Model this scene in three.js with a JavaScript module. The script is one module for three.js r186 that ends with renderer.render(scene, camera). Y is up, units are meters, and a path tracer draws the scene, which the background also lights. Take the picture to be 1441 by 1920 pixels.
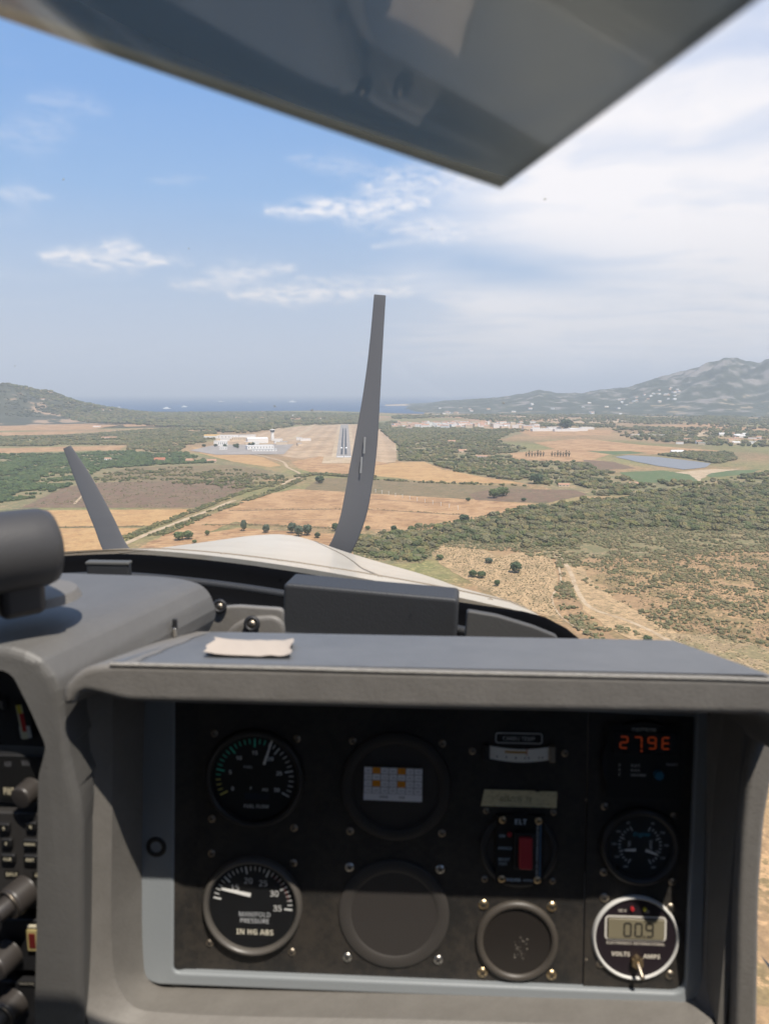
import * as THREE from 'three';
import { mergeGeometries, mergeVertices, toCreasedNormals } from 'three/addons/utils/BufferGeometryUtils.js';
import { RoundedBoxGeometry } from 'three/addons/geometries/RoundedBoxGeometry.js';
import { ImprovedNoise } from 'three/addons/math/ImprovedNoise.js';

// ------------------------------------------------------------------ camera, sky, sun, exposure
const scene = new THREE.Scene();
const EYE = 195;                                   // metres above the plain
const camera = new THREE.PerspectiveCamera(2 * Math.atan(960 / 1371) * 180 / Math.PI, 0.75, 0.02, 150000);
camera.position.set(0, EYE, 0);
camera.rotation.set(-9.3 * Math.PI / 180, 0, 0);
camera.focus = 400; camera.userData.fStop = 11;   // a phone lens: the cockpit a little soft
scene.add(camera);
const renderer = new THREE.WebGLRenderer({ antialias: true });
renderer.toneMapping = THREE.LinearToneMapping;
renderer.toneMappingExposure = 1.32;
renderer.shadowMap.enabled = true;
const SUN = new THREE.Vector3(0.2188, 0.8895, 0.4012).normalize();
const sun = new THREE.DirectionalLight(new THREE.Color(1.0, 0.93, 0.83), 4.7);
sun.position.copy(SUN).multiplyScalar(3000).add(new THREE.Vector3(0, EYE, 0));
sun.target.position.set(0, EYE, 0);
sun.castShadow = true; sun.shadow.mapSize.set(4096, 4096);
Object.assign(sun.shadow.camera, { left: -1500, right: 1500, top: 2500, bottom: -2500, near: 1, far: 8000 });
scene.add(sun, sun.target);
scene.fog = new THREE.FogExp2(new THREE.Color(0.87, 0.94, 1.0), 8.4e-5);

// seeded helpers
let seed = 12345;
const rnd = () => { seed = (seed * 1664525 + 1013904223) >>> 0; return seed / 4294967296; };
const rr = (a, b) => a + (b - a) * rnd();
const clamp = (x, a = 0, b = 1) => Math.min(b, Math.max(a, x));
const sstep = (a, b, x) => { const t = clamp((x - a) / (b - a)); return t * t * (3 - 2 * t); };
const lerp = (a, b, t) => a + (b - a) * t;
const PN = new ImprovedNoise(), deg0 = Math.PI / 180;
const fbm = (x, y, o = 5, z = 7.3) => { let s = 0, a = 0.5, f = 1; for (let i = 0; i < o; i++) { s += a * PN.noise(x * f, y * f, z + i * 3.1); f *= 2.03; a *= 0.5; } return s; };

// ------------------------------------------------------------------ sky: blue air, a white veil to the right, wisps
{
  const W = 3072, Hh = 1536, data = new Float32Array(W * Hh * 4);
  const stops = [[-1, [0.52, 0.58, 0.68]], [3, [0.52, 0.59, 0.70]], [8, [0.42, 0.545, 0.73]], [14, [0.265, 0.455, 0.755]], [20, [0.19, 0.385, 0.745]], [30, [0.145, 0.33, 0.70]], [55, [0.10, 0.25, 0.60]], [90, [0.08, 0.20, 0.52]]];
  // wisps: [azimuth, elevation] of the ends, half thickness in degrees, strength
  const wisps = [
    [[-23.61,9.24], [-16.4,9.09], 0.9, 0.95], [[-19.77,10.19], [-17.55,9.61], 0.75, 0.75], [[-16.75,9.51], [-14.16,9.41], 0.45, 0.25],
    [[-15.35,7.83], [-7.21,8.99], 0.9, 0.75], [[-11.57,7.13], [1.59,7.54], 0.85, 0.95], [[-6.43,8.44], [1.99,8.41], 0.5, 0.4],
    [[-8.49,12.96], [-3.19,13.43], 0.7, 0.9], [[-4.77,12.87], [3.15,13.61], 1.2, 0.85], [[-0.81,14.86], [7.03,15.27], 1.6, 0.6], [[0.78,11.83], [9.45,11.68], 0.9, 0.6], [[-0.82,10.92], [5.55,11.05], 0.5, 0.45],
    [[-24.08,18.55], [-19.44,18.51], 0.8, 0.16], [[-26.44,12.73], [-23.53,12.8], 0.8, 0.4], [[-7.05,16.29], [-0.02,15.79], 0.7, 0.22], [[-16.85,14.58], [-13.19,14.65], 0.4, 0.14], [[4.01,6.95], [15.77,5.96], 1.0, 0.5], [[-26.15,16.33], [-22.23,17.12], 1.5, 0.16],
  ];
  for (let j = 0; j < Hh; j++) {
    const el = (j + 0.5) / Hh * 180 - 90;
    let k = 0; while (k < stops.length - 2 && el > stops[k + 1][0]) k++;
    const t = clamp((el - stops[k][0]) / (stops[k + 1][0] - stops[k][0])), c0 = stops[k][1].map((v, i) => lerp(v, stops[k + 1][1][i], t));
    for (let i = 0; i < W; i++) {
      const o = (j * W + i) * 4;
      let c = c0;
      if (el > -2) {
        let az = ((i + 0.5) / W - 0.25) * 360; if (az > 180) az -= 360;
        // cloud plane coordinates for the veil
        const hor = 1 / Math.max(0.09, Math.sin(Math.max(0, el) * Math.PI / 180) + 0.05), ar = az * Math.PI / 180;
        const px = Math.sin(ar) * hor, pz = Math.cos(ar) * hor;
        const w1 = fbm(px * 0.9 + 3, pz * 0.9, 4), w2 = fbm(px * 0.9, pz * 0.9 + 9, 4);
        const tex = 0.5 + 0.9 * fbm(px * 1.1 + 1.6 * w1 + 4, pz * 2.4 + 1.6 * w2, 6);
        // in view the veil begins right of the nose and has a blue gap above the horizon haze
        const inFront = Math.exp(-((az / 75) ** 2));
        let veil = sstep(-1, 11, az + 9 * w1 - 0.12 * (el - 15) ** 1) * (1 - sstep(60, 150, az));
        const gx = (az - 7.5) / 9.5, gy = (el - 9.3 + 0.12 * (az - 7)) / 1.9; veil *= 1 - 0.85 * Math.exp(-(gx * gx + gy * gy) + 0.6 * w2);
        veil *= 1 - 0.55 * sstep(19, 26, el + 6 * w2) * sstep(16, 26, az);
        let d = veil * clamp(0.85 + 0.9 * (tex - 0.42), 0.4, 1);
        d = Math.max(d, (1 - inFront) * sstep(0.5, 0.85, tex) * 0.6);
        // low thin sheet near the horizon
        d = Math.max(d, 0.5 * sstep(9, 5, el + 3 * w1) * sstep(-6, 14, az));
        if (Math.abs(az) < 40 && el < 30) {
          const wa = 1.1 * fbm(az * 0.22, el * 0.5, 4, 2.2), we = 0.75 * fbm(az * 0.3 + 5, el * 0.6, 4, 5.5);
          for (const [a, b, h, s] of wisps) {
            const dx = b[0] - a[0], dy = b[1] - a[1], L = dx * dx + dy * dy, q = ((az + wa - a[0]) * dx + (el + we - a[1]) * dy) / L;
            const qc = clamp(q, 0, 1), ex = az + wa - a[0] - qc * dx, ey = el + we - a[1] - qc * dy, taper = 0.35 + 0.65 * Math.sin(Math.PI * clamp(q, 0.02, 0.98));
            const r2 = (ex * ex * 0.5 + ey * ey) / (h * h * taper * taper);
            if (r2 < 6) { const fil = clamp(0.62 + 1.5 * fbm(az * 0.9 + 2 * we, el * 2.6 + wa, 5, 11.1)); d = 1 - (1 - d) * (1 - s * Math.exp(-r2 * 1.4) * fil); }
          }
        }
        d = clamp(d * 0.97);
        const low = sstep(14, 2, el), cc = [lerp(0.97, 0.80, low), lerp(0.95, 0.795, low), lerp(0.96, 0.81, low)];
        c = c0.map((v, q) => lerp(v, cc[q], d));
      }
      data[o] = c[0] * 0.85; data[o + 1] = c[1] * 0.835; data[o + 2] = c[2] * 0.83; data[o + 3] = 1;
    }
  }
  const sky = new THREE.DataTexture(data, W, Hh, THREE.RGBAFormat, THREE.FloatType);
  sky.mapping = THREE.EquirectangularReflectionMapping; sky.magFilter = THREE.LinearFilter; sky.minFilter = THREE.LinearFilter; sky.needsUpdate = true;
  scene.background = sky; scene.environment = sky;
}

// ------------------------------------------------------------------ object helpers
const used = new Map();
function numbered(n) { const k = used.get(n) ?? 0; used.set(n, k + 1); return k ? `${n}_${String(k).padStart(3, '0')}` : n; }
function tag(o, label, category, group, kind) { if (label) o.userData.label = label; if (category) o.userData.category = category; if (group) o.userData.group = group; if (kind) o.userData.kind = kind; return o; }
function mesh(name, geo, mat, parent, at, rot) {
  const m = new THREE.Mesh(geo, mat); m.name = name; m.castShadow = m.receiveShadow = true;
  if (at) m.position.set(...at); if (rot) m.rotation.set(...rot);
  if (parent) parent.add(m); else { m.name = numbered(name); scene.add(m); }
  return m;
}
function group(name, label, category, grp, matrix, at, rot) {
  const g = new THREE.Group(); g.name = numbered(name); tag(g, label, category, grp);
  const l = new THREE.Matrix4().compose(new THREE.Vector3(...(at ?? [0, 0, 0])), new THREE.Quaternion().setFromEuler(new THREE.Euler(...(rot ?? [0, 0, 0]))), new THREE.Vector3(1, 1, 1));
  g.matrix.copy(matrix ? matrix.clone().multiply(l) : l); g.matrix.decompose(g.position, g.quaternion, g.scale);
  scene.add(g); return g;
}
const lin = (r, g, b) => new THREE.Color().setRGB(r, g, b);
function mat(c, rough = 0.8, o = {}) { return new THREE.MeshPhysicalMaterial({ color: lin(...c), roughness: rough, side: THREE.DoubleSide, ...o }); }

// tileable value noise -> textures
function tileNoise(n, period, oct, s0) {
  const out = new Float32Array(n * n); let amp = 1, tot = 0;
  for (let o = 0; o < oct; o++) {
    const p = period << o; if (p > n) break;
    const g = new Float32Array(p * p); let s = s0 + o * 977; for (let i = 0; i < g.length; i++) { s = (s * 1664525 + 1013904223) >>> 0; g[i] = s / 4294967296; }
    for (let y = 0; y < n; y++) { const fy = y / n * p, y0 = Math.floor(fy), ty = fy - y0, sy = ty * ty * (3 - 2 * ty), ya = (y0 % p) * p, yb = ((y0 + 1) % p) * p;
      for (let x = 0; x < n; x++) { const fx = x / n * p, x0 = Math.floor(fx), tx = fx - x0, sx = tx * tx * (3 - 2 * tx), xa = x0 % p, xb = (x0 + 1) % p;
        out[y * n + x] += amp * ((g[ya + xa] * (1 - sx) + g[ya + xb] * sx) * (1 - sy) + (g[yb + xa] * (1 - sx) + g[yb + xb] * sx) * sy); } }
    tot += amp; amp *= 0.62;
  }
  for (let i = 0; i < out.length; i++) out[i] /= tot;
  return out;
}
function dataTex(n, fn, srgb) {
  const d = new Uint8Array(n * n * 4);
  for (let i = 0; i < n * n; i++) { const c = fn(i % n, (i / n) | 0, i); d[i * 4] = clamp(c[0]) * 255; d[i * 4 + 1] = clamp(c[1]) * 255; d[i * 4 + 2] = clamp(c[2]) * 255; d[i * 4 + 3] = 255; }
  const t = new THREE.DataTexture(d, n, n); t.wrapS = t.wrapT = THREE.RepeatWrapping; t.magFilter = THREE.LinearFilter; t.minFilter = THREE.LinearMipmapLinearFilter; t.generateMipmaps = true; if (srgb) t.colorSpace = THREE.SRGBColorSpace; t.needsUpdate = true; return t;
}
const toS = (x) => x <= 0.0031308 ? 12.92 * x : 1.055 * Math.pow(x, 1 / 2.4) - 0.055;
const N1 = tileNoise(512, 8, 7, 11), N2 = tileNoise(512, 16, 6, 77), N3 = tileNoise(512, 64, 4, 501);
// earth: mix of three linear colours by noise, optional ploughing / mowing rows
function earthTex(a, b, c, { rows = 0, rowAmp = 0, c1 = 0.5, c2 = 0.58, soft = 0.05, grain = 0.25 } = {}) {
  return dataTex(512, (x, y, i) => {
    const m1 = sstep(c1 - soft, c1 + soft, N1[i]), m2 = sstep(c2 - soft, c2 + soft, 0.6 * N2[i] + 0.4 * N3[i]);
    let s = 1 + grain * 2 * (N3[i] - 0.5) + (rows ? rowAmp * Math.sin(2 * Math.PI * rows * (y / 512) + 3 * N2[i]) : 0);
    return [0, 1, 2].map((q) => toS(Math.max(0, lerp(lerp(a[q], b[q], m1), c[q], m2) * s)));
  }, true);
}
function earth(tex, metres, turn = 0) { const t = tex.clone(); t.repeat.set(1 / metres, 1 / metres); t.rotation = turn; t.needsUpdate = true; return new THREE.MeshStandardMaterial({ map: t, roughness: 1, side: THREE.DoubleSide }); }
const T = {
  gold: earthTex([0.43, 0.265, 0.112], [0.39, 0.228, 0.094], [0.31, 0.178, 0.074], { rows: 40, rowAmp: 0.10, c2: 0.6 }),
  tan: earthTex([0.41, 0.25, 0.122], [0.345, 0.20, 0.092], [0.24, 0.13, 0.058], { rows: 22, rowAmp: 0.12, c2: 0.585, soft: 0.08 }),
  pale: earthTex([0.46, 0.35, 0.225], [0.40, 0.295, 0.18], [0.33, 0.235, 0.135], { grain: 0.2 }),
  heath: earthTex([0.165, 0.10, 0.06], [0.185, 0.12, 0.07], [0.115, 0.095, 0.045], { grain: 0.3 }),
  olive: earthTex([0.18, 0.13, 0.062], [0.21, 0.15, 0.075], [0.12, 0.105, 0.046], { grain: 0.3 }),
  green: earthTex([0.085, 0.125, 0.042], [0.10, 0.135, 0.05], [0.12, 0.13, 0.06], { rows: 50, rowAmp: 0.08 }),
  rough: earthTex([0.275, 0.198, 0.105], [0.21, 0.168, 0.08], [0.345, 0.245, 0.13], { grain: 0.4, c2: 0.6 }),
  thicket: earthTex([0.165, 0.148, 0.066], [0.21, 0.168, 0.08], [0.30, 0.21, 0.11], { grain: 0.4, c2: 0.6 }),
  orchard: earthTex([0.44, 0.295, 0.155], [0.37, 0.25, 0.13], [0.20, 0.15, 0.07], { grain: 0.55, c2: 0.56, soft: 0.03 }),
};
const M = {
  gold: earth(T.gold, 160, 0.3), gold2: earth(T.gold, 220, 1.5), tan: earth(T.tan, 230, 0.12), tan2: earth(T.tan, 300, -0.2), pale: earth(T.pale, 90), gravel: earth(T.pale, 260), heath: earth(T.heath, 150), olive: earth(T.olive, 170), green: earth(T.green, 140, 0.5), rough: earth(T.rough, 120), thicket: earth(T.thicket, 130), thicketWide: earth(T.thicket, 420), orchard: earth(T.orchard, 60, 0.6), airfield: earth(earthTex([0.42, 0.30, 0.185], [0.37, 0.255, 0.15], [0.30, 0.20, 0.115], { rows: 10, rowAmp: 0.08 }), 500, 1.55),
};

// ------------------------------------------------------------------ the plain
const hillLeft = (x, z) => {
  const r = Math.hypot(x, z), az = Math.atan2(x, -z) * 180 / Math.PI;
  const ridge = 200 * sstep(-17, -30, az) + 62 * sstep(-13, -24, az) + 60 * sstep(-28, -36, az);
  const w = Math.exp(-(((r - 6100) / (r < 6100 ? 620 : 1300)) ** 2));
  return Math.max(0, ridge * w * (1 + 0.34 * fbm(x / 300, z / 300, 6)) - 5);
};
// ridge of the mountains: [azimuth, apparent height] read along the skyline
const RIDGE = [[-45.85,-1.84], [-0.85,-1.74], [1.63,-1.16], [3.28,-0.96], [4.72,-0.67], [6.15,-0.59], [8.58,-0.38], [10.78,-0.1], [11.77,0.18], [12.95,-0.06], [14.9,-0.06], [16.04,0.18], [17.17,0.29], [18.28,0.37], [19.55,0.86], [21.15,1.3], [22.54,1.7], [23.56,1.91], [24.39,2.26], [25.58,2.06], [26.74,1.97], [27.24,2.28], [31, 3.2], [38, 3.9], [50, 3.3], [75, 2.0], [110, 0.5]];
const ridgeEl = (az) => { let i = 0; while (i < RIDGE.length - 2 && az > RIDGE[i + 1][0]) i++; const t = clamp((az - RIDGE[i][0]) / (RIDGE[i + 1][0] - RIDGE[i][0])); return lerp(RIDGE[i][1], RIDGE[i + 1][1], t); };
const RD = 9600;
const mountain = (x, z) => {
  const r = Math.hypot(x, z), az = Math.atan2(x, -z) * 180 / Math.PI;
  if (az < 0.3 || az > 110) return -4;
  const top = EYE + Math.tan(ridgeEl(az) * Math.PI / 180) * RD;
  const q = r < RD ? sstep(6200, RD, r) : 1 - 0.85 * sstep(RD, 15000, r), fall = Math.pow(q, 1.25);
  const rough = fbm(x / 900, z / 900, 6) * 0.55 + 0.3 * fbm(x / 260, z / 260, 4);
  return Math.max(-4, top * fall * (1 + rough * (r < RD - 100 ? 0.9 : 0.5) * (1 - 0.92 * Math.exp(-(((r - RD) / 260) ** 2)))) + 26 * q * fbm(x / 110, z / 110, 5) - 4);
};
const height = (x, z) => Math.max(hillLeft(x, z) - 4, mountain(x, z), 0);
{
  const pos = [], uv = [], col = [], idx = [], NA = 420, rings = [];
  for (let r = 60; r < 70000; r *= 1.028) rings.push(r);
  rings.forEach((r) => { for (let i = 0; i <= NA; i++) {
    const a = (-75 + 150 * i / NA) * Math.PI / 180, x = Math.sin(a) * r, z = -Math.cos(a) * r; pos.push(x, 0, z); uv.push(x, z);
    const n = fbm(x / 300, z / 300, 5), m = fbm(x / 1400 + 5, z / 900, 4), g = 1 + 0.5 * n;
    const mixg = sstep(-0.12, 0.16, m + 0.6 * n);
    col.push(lerp(1.12, 0.66, mixg) * g, lerp(0.98, 0.80, mixg) * g, lerp(0.92, 0.58, mixg) * g); } });
  for (let j = 0; j < rings.length - 1; j++) for (let i = 0; i < NA; i++) { const a = j * (NA + 1) + i, b = a + NA + 1; idx.push(a, a + 1, b, b, a + 1, b + 1); }
  const g = new THREE.BufferGeometry(); g.setAttribute('position', new THREE.Float32BufferAttribute(pos, 3)); g.setAttribute('uv', new THREE.Float32BufferAttribute(uv, 2)); g.setAttribute('color', new THREE.Float32BufferAttribute(col, 3)); g.setIndex(idx); g.computeVertexNormals();
  const m = earth(T.rough, 170); m.vertexColors = true;
  tag(mesh('ground', g, m), 'wide dry plain of scrub and bare earth reaching to the coast', 'ground', null, 'structure');
}
function terrain(name, label, a0, a1, r0, r1, NA, NR, f, color) {
  const pos = [], col = [], uv = [], idx = [];
  for (let j = 0; j <= NR; j++) for (let i = 0; i <= NA; i++) { const a = lerp(a0, a1, i / NA) * Math.PI / 180, r = lerp(r0, r1, j / NR), x = Math.sin(a) * r, z = -Math.cos(a) * r, h = f(x, z); pos.push(x, h, z); uv.push(x, z); col.push(...color(x, z, h)); }
  for (let j = 0; j < NR; j++) for (let i = 0; i < NA; i++) { const a = j * (NA + 1) + i, b = a + NA + 1; idx.push(a, a + 1, b, b, a + 1, b + 1); }
  const g = new THREE.BufferGeometry(); g.setAttribute('position', new THREE.Float32BufferAttribute(pos, 3)); g.setAttribute('color', new THREE.Float32BufferAttribute(col, 3)); g.setAttribute('uv', new THREE.Float32BufferAttribute(uv, 2)); g.setIndex(idx); g.computeVertexNormals();
  tag(mesh(name, g, new THREE.MeshStandardMaterial({ vertexColors: true, roughness: 1, side: THREE.DoubleSide })), label, 'hill', null, 'structure');
}
terrain('mountain', 'long granite mountain ridge rising behind the town, bare rock on its upper slopes', 0.3, 75, 5900, 15000, 900, 260, mountain, (x, z, h) => {
  const n = fbm(x / 150, z / 150, 6), k = fbm(x / 600 + 3, z / 450, 4), ox = (x - 4050) / 1500, oz = (z + 8350) / 1000, rock = sstep(0.15, 0.42, 1.25 * n + 0.45 * k + 0.24 * Math.exp(-ox * ox - oz * oz)), field = sstep(0.17, 0.24, fbm(x / 260 + 9, z / 120, 4)) * (z > -7000 ? 1 : 0);
  const c = [0.052, 0.062, 0.036].map((v, q) => lerp(v * (1 + 0.8 * n), [0.215, 0.19, 0.16][q], rock));
  return c.map((v, q) => lerp(v, [0.34, 0.26, 0.16][q], field * 0.8));
});
terrain('hill', 'low scrubby hill with pale bare patches standing beside the coast', -62, -10, 4300, 9500, 420, 200, hillLeft, (x, z, h) => {
  const n = fbm(x / 110, z / 110, 5), k = fbm(x / 330 + 3, z / 260, 4), bare = sstep(0.15, 0.25, 1.1 * n + 0.5 * k);
  return [0.062, 0.064, 0.036].map((v, q) => lerp(v * (1 + 0.9 * n), [0.33, 0.225, 0.14][q], bare));
});

// polygons laid on the plain: each one its own sheet, a little above the one before
let sheet = 0;
function inside(p, x, z) { let c = false; for (let i = 0, j = p.length - 1; i < p.length; j = i++) if ((p[i][1] > z) !== (p[j][1] > z) && x < (p[j][0] - p[i][0]) * (z - p[i][1]) / (p[j][1] - p[i][1]) + p[i][0]) c = !c; return c; }
function ragged(p, step, amp) {
  const out = [];
  p.forEach((a, i) => { const b = p[(i + 1) % p.length], L = Math.hypot(b[0] - a[0], b[1] - a[1]), n = Math.max(1, Math.min(60, Math.round(L / step))); for (let k = 0; k < n; k++) { const x = lerp(a[0], b[0], k / n), z = lerp(a[1], b[1], k / n); out.push(amp ? [x + amp * 2 * fbm(x / step / 1.7, z / step / 1.7, 3, 1.1), z + amp * 2 * fbm(x / step / 1.7, z / step / 1.7, 3, 9.9)] : [x, z]); } });
  return out;
}
function patch(name, label, p, m, { amp = 4, step = 14, cat = 'field' } = {}) {
  p = amp ? ragged(p, step, amp) : p; sheet += 0.008;
  const pts = p.map((q) => new THREE.Vector2(q[0], q[1])), tri = THREE.ShapeUtils.triangulateShape(pts, []), pos = [], uv = [];
  for (const q of p) { pos.push(q[0], 0.08 + sheet, q[1]); uv.push(q[0], q[1]); }
  const g = new THREE.BufferGeometry(); g.setAttribute('position', new THREE.Float32BufferAttribute(pos, 3)); g.setAttribute('uv', new THREE.Float32BufferAttribute(uv, 2));
  g.setAttribute('normal', new THREE.Float32BufferAttribute(p.flatMap(() => [0, 1, 0]), 3)); g.setIndex(tri.flatMap((t) => [t[0], t[2], t[1]]));
  return tag(mesh(name, g, m), label, cat, null, 'structure');
}
function strip(name, label, line, width, m, { cat = 'road', wob = 0.12 } = {}) {
  const c = new THREE.CatmullRomCurve3(line.map((q) => new THREE.Vector3(q[0], 0, q[1])), false, 'centripetal'), n = Math.max(12, Math.round(c.getLength() / 12)), a = [], b = [];
  for (let i = 0; i <= n; i++) { const p = c.getPointAt(i / n), t = c.getTangentAt(i / n), w = width / 2 * (1 + wob * 2 * fbm(i * 0.31, 4.2, 3)); a.push([p.x - t.z * w, p.z + t.x * w]); b.unshift([p.x + t.z * w, p.z - t.x * w]); }
  return patch(name, label, [...a, ...b], m, { amp: 0, cat });
}
patch('scrubland', 'olive scrub floor under the oak wood', [[-73.4,-814],[-38.1,-975.4],[-15.3,-1005.9],[62.7,-1063.9],[150.6,-1133.7],[256.3,-1241.9],[370.3,-1323.6],[487.1,-1379.4],[613.9,-1439.9],[920,-1607],[561.1,-968.1],[376,-869.6],[242.3,-855],[206.7,-814],[188.8,-906.5],[75.5,-926.2],[42.8,-824.6]], M.thicket, { amp: 9, cat: 'scrubland' });
patch('scrubland', 'olive floor of the mixed wood beside the airfield', [[72,-4034],[402,-3975],[783,-3861],[457,-3001],[491,-2545],[371,-2121],[559,-2071],[562,-1745],[676,-1588],[991,-1804],[858,-1559],[607.4,-1424.3],[385.5,-1379.4],[307,-1578],[172,-1817],[114,-2088],[33,-2104]], M.thicketWide, { amp: 20, step: 60, cat: 'scrubland' });
patch('scrubland', 'green floor under the oaks by the heath', [[-1324,-2324],[-877,-2452],[-639,-2365],[-224,-1745],[-284,-1607],[-499,-1617],[-654,-1506],[-612.6,-1218.6],[-702.6,-1218.6]], M.thicket, { amp: 8, cat: 'scrubland' });
patch('field', 'narrow golden stubble field above the brown heath', [[-607,-1207.4],[-322.7,-1218.6],[-326.3,-1114.2],[-345.9,-1063.9],[-532.5,-1055.2]], M.gold);
patch('field', 'golden stubble field beside the pale road', [[-526.3,-1042.4],[-356,-1046.7],[-351.1,-932.9],[-347.4,-814],[-414.4,-814]], M.gold);
patch('field', 'reddish brown heath field above the golden stubble', [[-621.1,-1236],[-665,-1506],[-618,-1588],[-499,-1617],[-385,-1637],[-284,-1607],[-286.6,-1439.9],[-324.4,-1236]], M.heath);
patch('field', 'dry olive meadow below the red roofed houses', [[-678,-1745],[-662,-1922],[-420,-1979],[-280,-1817],[-271,-1678],[-387,-1647],[-579,-1607]], M.olive);
patch('field', 'long straw coloured field between two woods', [[-1448,-2545],[-1158,-2646],[-953,-2699],[-911,-2521],[-1160,-2408],[-1301,-2284]], M.tan);
patch('field', 'dry terrace field at the foot of the scrubby hill', [[-2937,-5196],[-2402,-5098],[-1927,-4581],[-1589,-4431],[-1565,-3917],[-2098,-3702]], M.tan2);
patch('field', 'thin pale field strip below the terrace field', [[-2042,-3604],[-1646,-3652],[-1507,-3702],[-1486,-3465],[-1847,-3255]], M.tan2);
patch('field', 'pale far field beside the coastal wood', [[-1602,-4505],[-1454,-4660],[-1416,-5004],[-1290,-4741],[-1339,-4290],[-1487,-4223]], M.tan2);
patch('field', 'ochre slope below the airport buildings', [[-699,-2646],[-552,-2521],[-364,-2209],[-277,-1964],[-303,-1922],[-425,-2071],[-586,-2345]], M.gold2);
patch('airfield', 'dry grass airfield around the runway', [[-723,-3141],[-630,-3465],[-499,-4290],[-323,-4431],[-68,-4581],[5,-4223],[43,-2727],[33,-2071],[-30,-2009],[-126,-2138],[-255,-2173],[-380,-2365],[-548,-2545]], M.airfield, { amp: 3, step: 40 });
patch('field', 'bare ochre ground before the runway threshold', [[-266,-2071],[-198,-2246],[-32,-2104],[2,-2040],[20,-1842],[-39,-1722],[-169,-1768],[-223,-1894]], M.tan);
patch('field', 'smooth ochre field shaped like a wedge beside the runway', [[-29,-1950],[37,-2055],[113,-2071],[149,-1855],[192,-1780],[243,-1657],[305,-1569],[208,-1578],[93,-1597],[30,-1678],[-26,-1722]], M.gold2);
patch('field', 'olive brown meadow crossed by white masts', [[-148,-1678],[-25,-1657],[159,-1550],[302,-1523],[274.9,-1439.9],[157.2,-1337.1],[-31.3,-1394],[-81.8,-1379.4],[-168.2,-1424.3]], M.olive);
patch('field', 'broad tan stubble plain ahead of the engine cowling', [[-251.9,-1365],[-180.2,-1480.5],[-31.8,-1416.6],[147.3,-1337.1],[276.4,-1272.1],[213.3,-1180],[152.9,-1119],[106.1,-1063.9],[53.1,-1030],[-23.5,-1038.3],[-94.3,-1055.2],[-173.9,-1063.9],[-228.6,-1100],[-251.5,-994.3],[-294.1,-939.8],[-312.3,-900.2],[-300.8,-1038.3],[-265.1,-1236]], M.tan);
patch('field', 'reddish brown field before the wooded slope', [[165.4,-1409],[229.3,-1488.8],[387.1,-1464],[389.5,-1394],[283.8,-1284.6],[165.4,-1323.6]], M.heath);
patch('field', 'ochre yard around the green roofed shed', [[-318.1,-887.7],[-283.2,-975.4],[-210,-1046.7],[-120.8,-1013.8],[-59.7,-998.1],[-36.1,-960.9],[-38,-840.9],[-292.6,-814]], M.tan2);
for (const [w, ...l] of [[5, [[-259.8,-1201.8],[-143.8,-1213],[-27.3,-1213],[69.4,-1180],[126.4,-1159]]], [4, [[-270.7,-1072.7],[-200,-1077.2],[-126.1,-1059.5],[-62.5,-1046.7]]], [4, [[-30.1,-1337.1],[76.1,-1297.4],[151.2,-1284.6]]], [3, [[-208.4,-1123.9],[-99.4,-1114.2],[-25.1,-1109.5]]], [4, [[-483.6,-1050.9],[-423,-1055.2],[-355.5,-1059.5]]]]) strip('field_margin', 'dark weedy margin between two strips of stubble', l[0], w, M.heath, { cat: 'field margin', wob: 0.5 });
patch('field', 'speckled dry field with dark round bushes below the wood', [[56.4,-884.6],[75,-919.6],[103.8,-932.9],[127.6,-893.9],[132.5,-846.5],[164.1,-881.6],[198.3,-887.7],[194.5,-814],[181.4,-742.4],[159.9,-685.7],[154.3,-614.7],[133.2,-630.3],[111.4,-672.8],[88.9,-742.4],[66.3,-808.8]], M.orchard);
patch('field', 'bare ochre bank along the dirt track', [[201.9,-814],[223.6,-808.8],[216.6,-721.2],[224.5,-646.7],[239.8,-585.6],[238.8,-540.6],[205.8,-540.6],[184.1,-592.7],[180.1,-663.9],[184,-721.2]], M.orchard, { amp: 6 });
patch('field', 'tan slope of dry rows below the scrub', [[225.9,-572],[265,-572],[296.9,-540.6],[305.3,-512.2],[263.5,-437.7],[235,-463.1],[223.1,-512.2]], M.rough, { amp: 7 });
patch('field', 'ochre ground between town and pond', [[584,-2873],[844,-3141],[962,-2755],[1143,-2452],[881,-2324],[705,-2304],[575,-2071],[374,-2138],[405,-2365],[593,-2545]], M.tan2);
patch('field', 'pinkish dry field beyond the cypress row', [[671,-3861],[994,-4034],[1187,-3807],[1030,-3378],[669,-3295]], M.tan2);
patch('field', 'long pale field under the mountain', [[481,-4158],[830,-4095],[671,-3861],[453,-3917]], M.tan2);
patch('field', 'green irrigated field below the pond', [[577,-1792],[701,-1842],[731,-1745],[702,-1617],[556,-1578]], M.green);
patch('field', 'green meadow beside the sandy dam', [[777,-1792],[963,-1868],[869,-1745],[755,-1689]], M.green);
patch('field', 'green strip of meadow above the pond', [[675,-2452],[822,-2452],[853,-2365],[722,-2304]], M.green);
patch('field', 'sandy dam of the pond', [[711,-1792],[833,-1868],[909,-1868],[790,-1768],[693,-1607],[731,-1745]], M.pale);
patch('field', 'brown heath patch among the woods', [[577,-2138],[650,-2071],[651,-1894],[539,-1842]], M.heath);
patch('field', 'far straw coloured field beyond the town', [[1250,-5403],[1745,-5746],[2075,-5627],[1586,-5098]], M.tan2);
patch('field', 'pale sandy clearing by the far houses', [[1471,-3556],[1688,-3754],[1631,-3556],[1355,-3216]], M.gravel);
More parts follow.
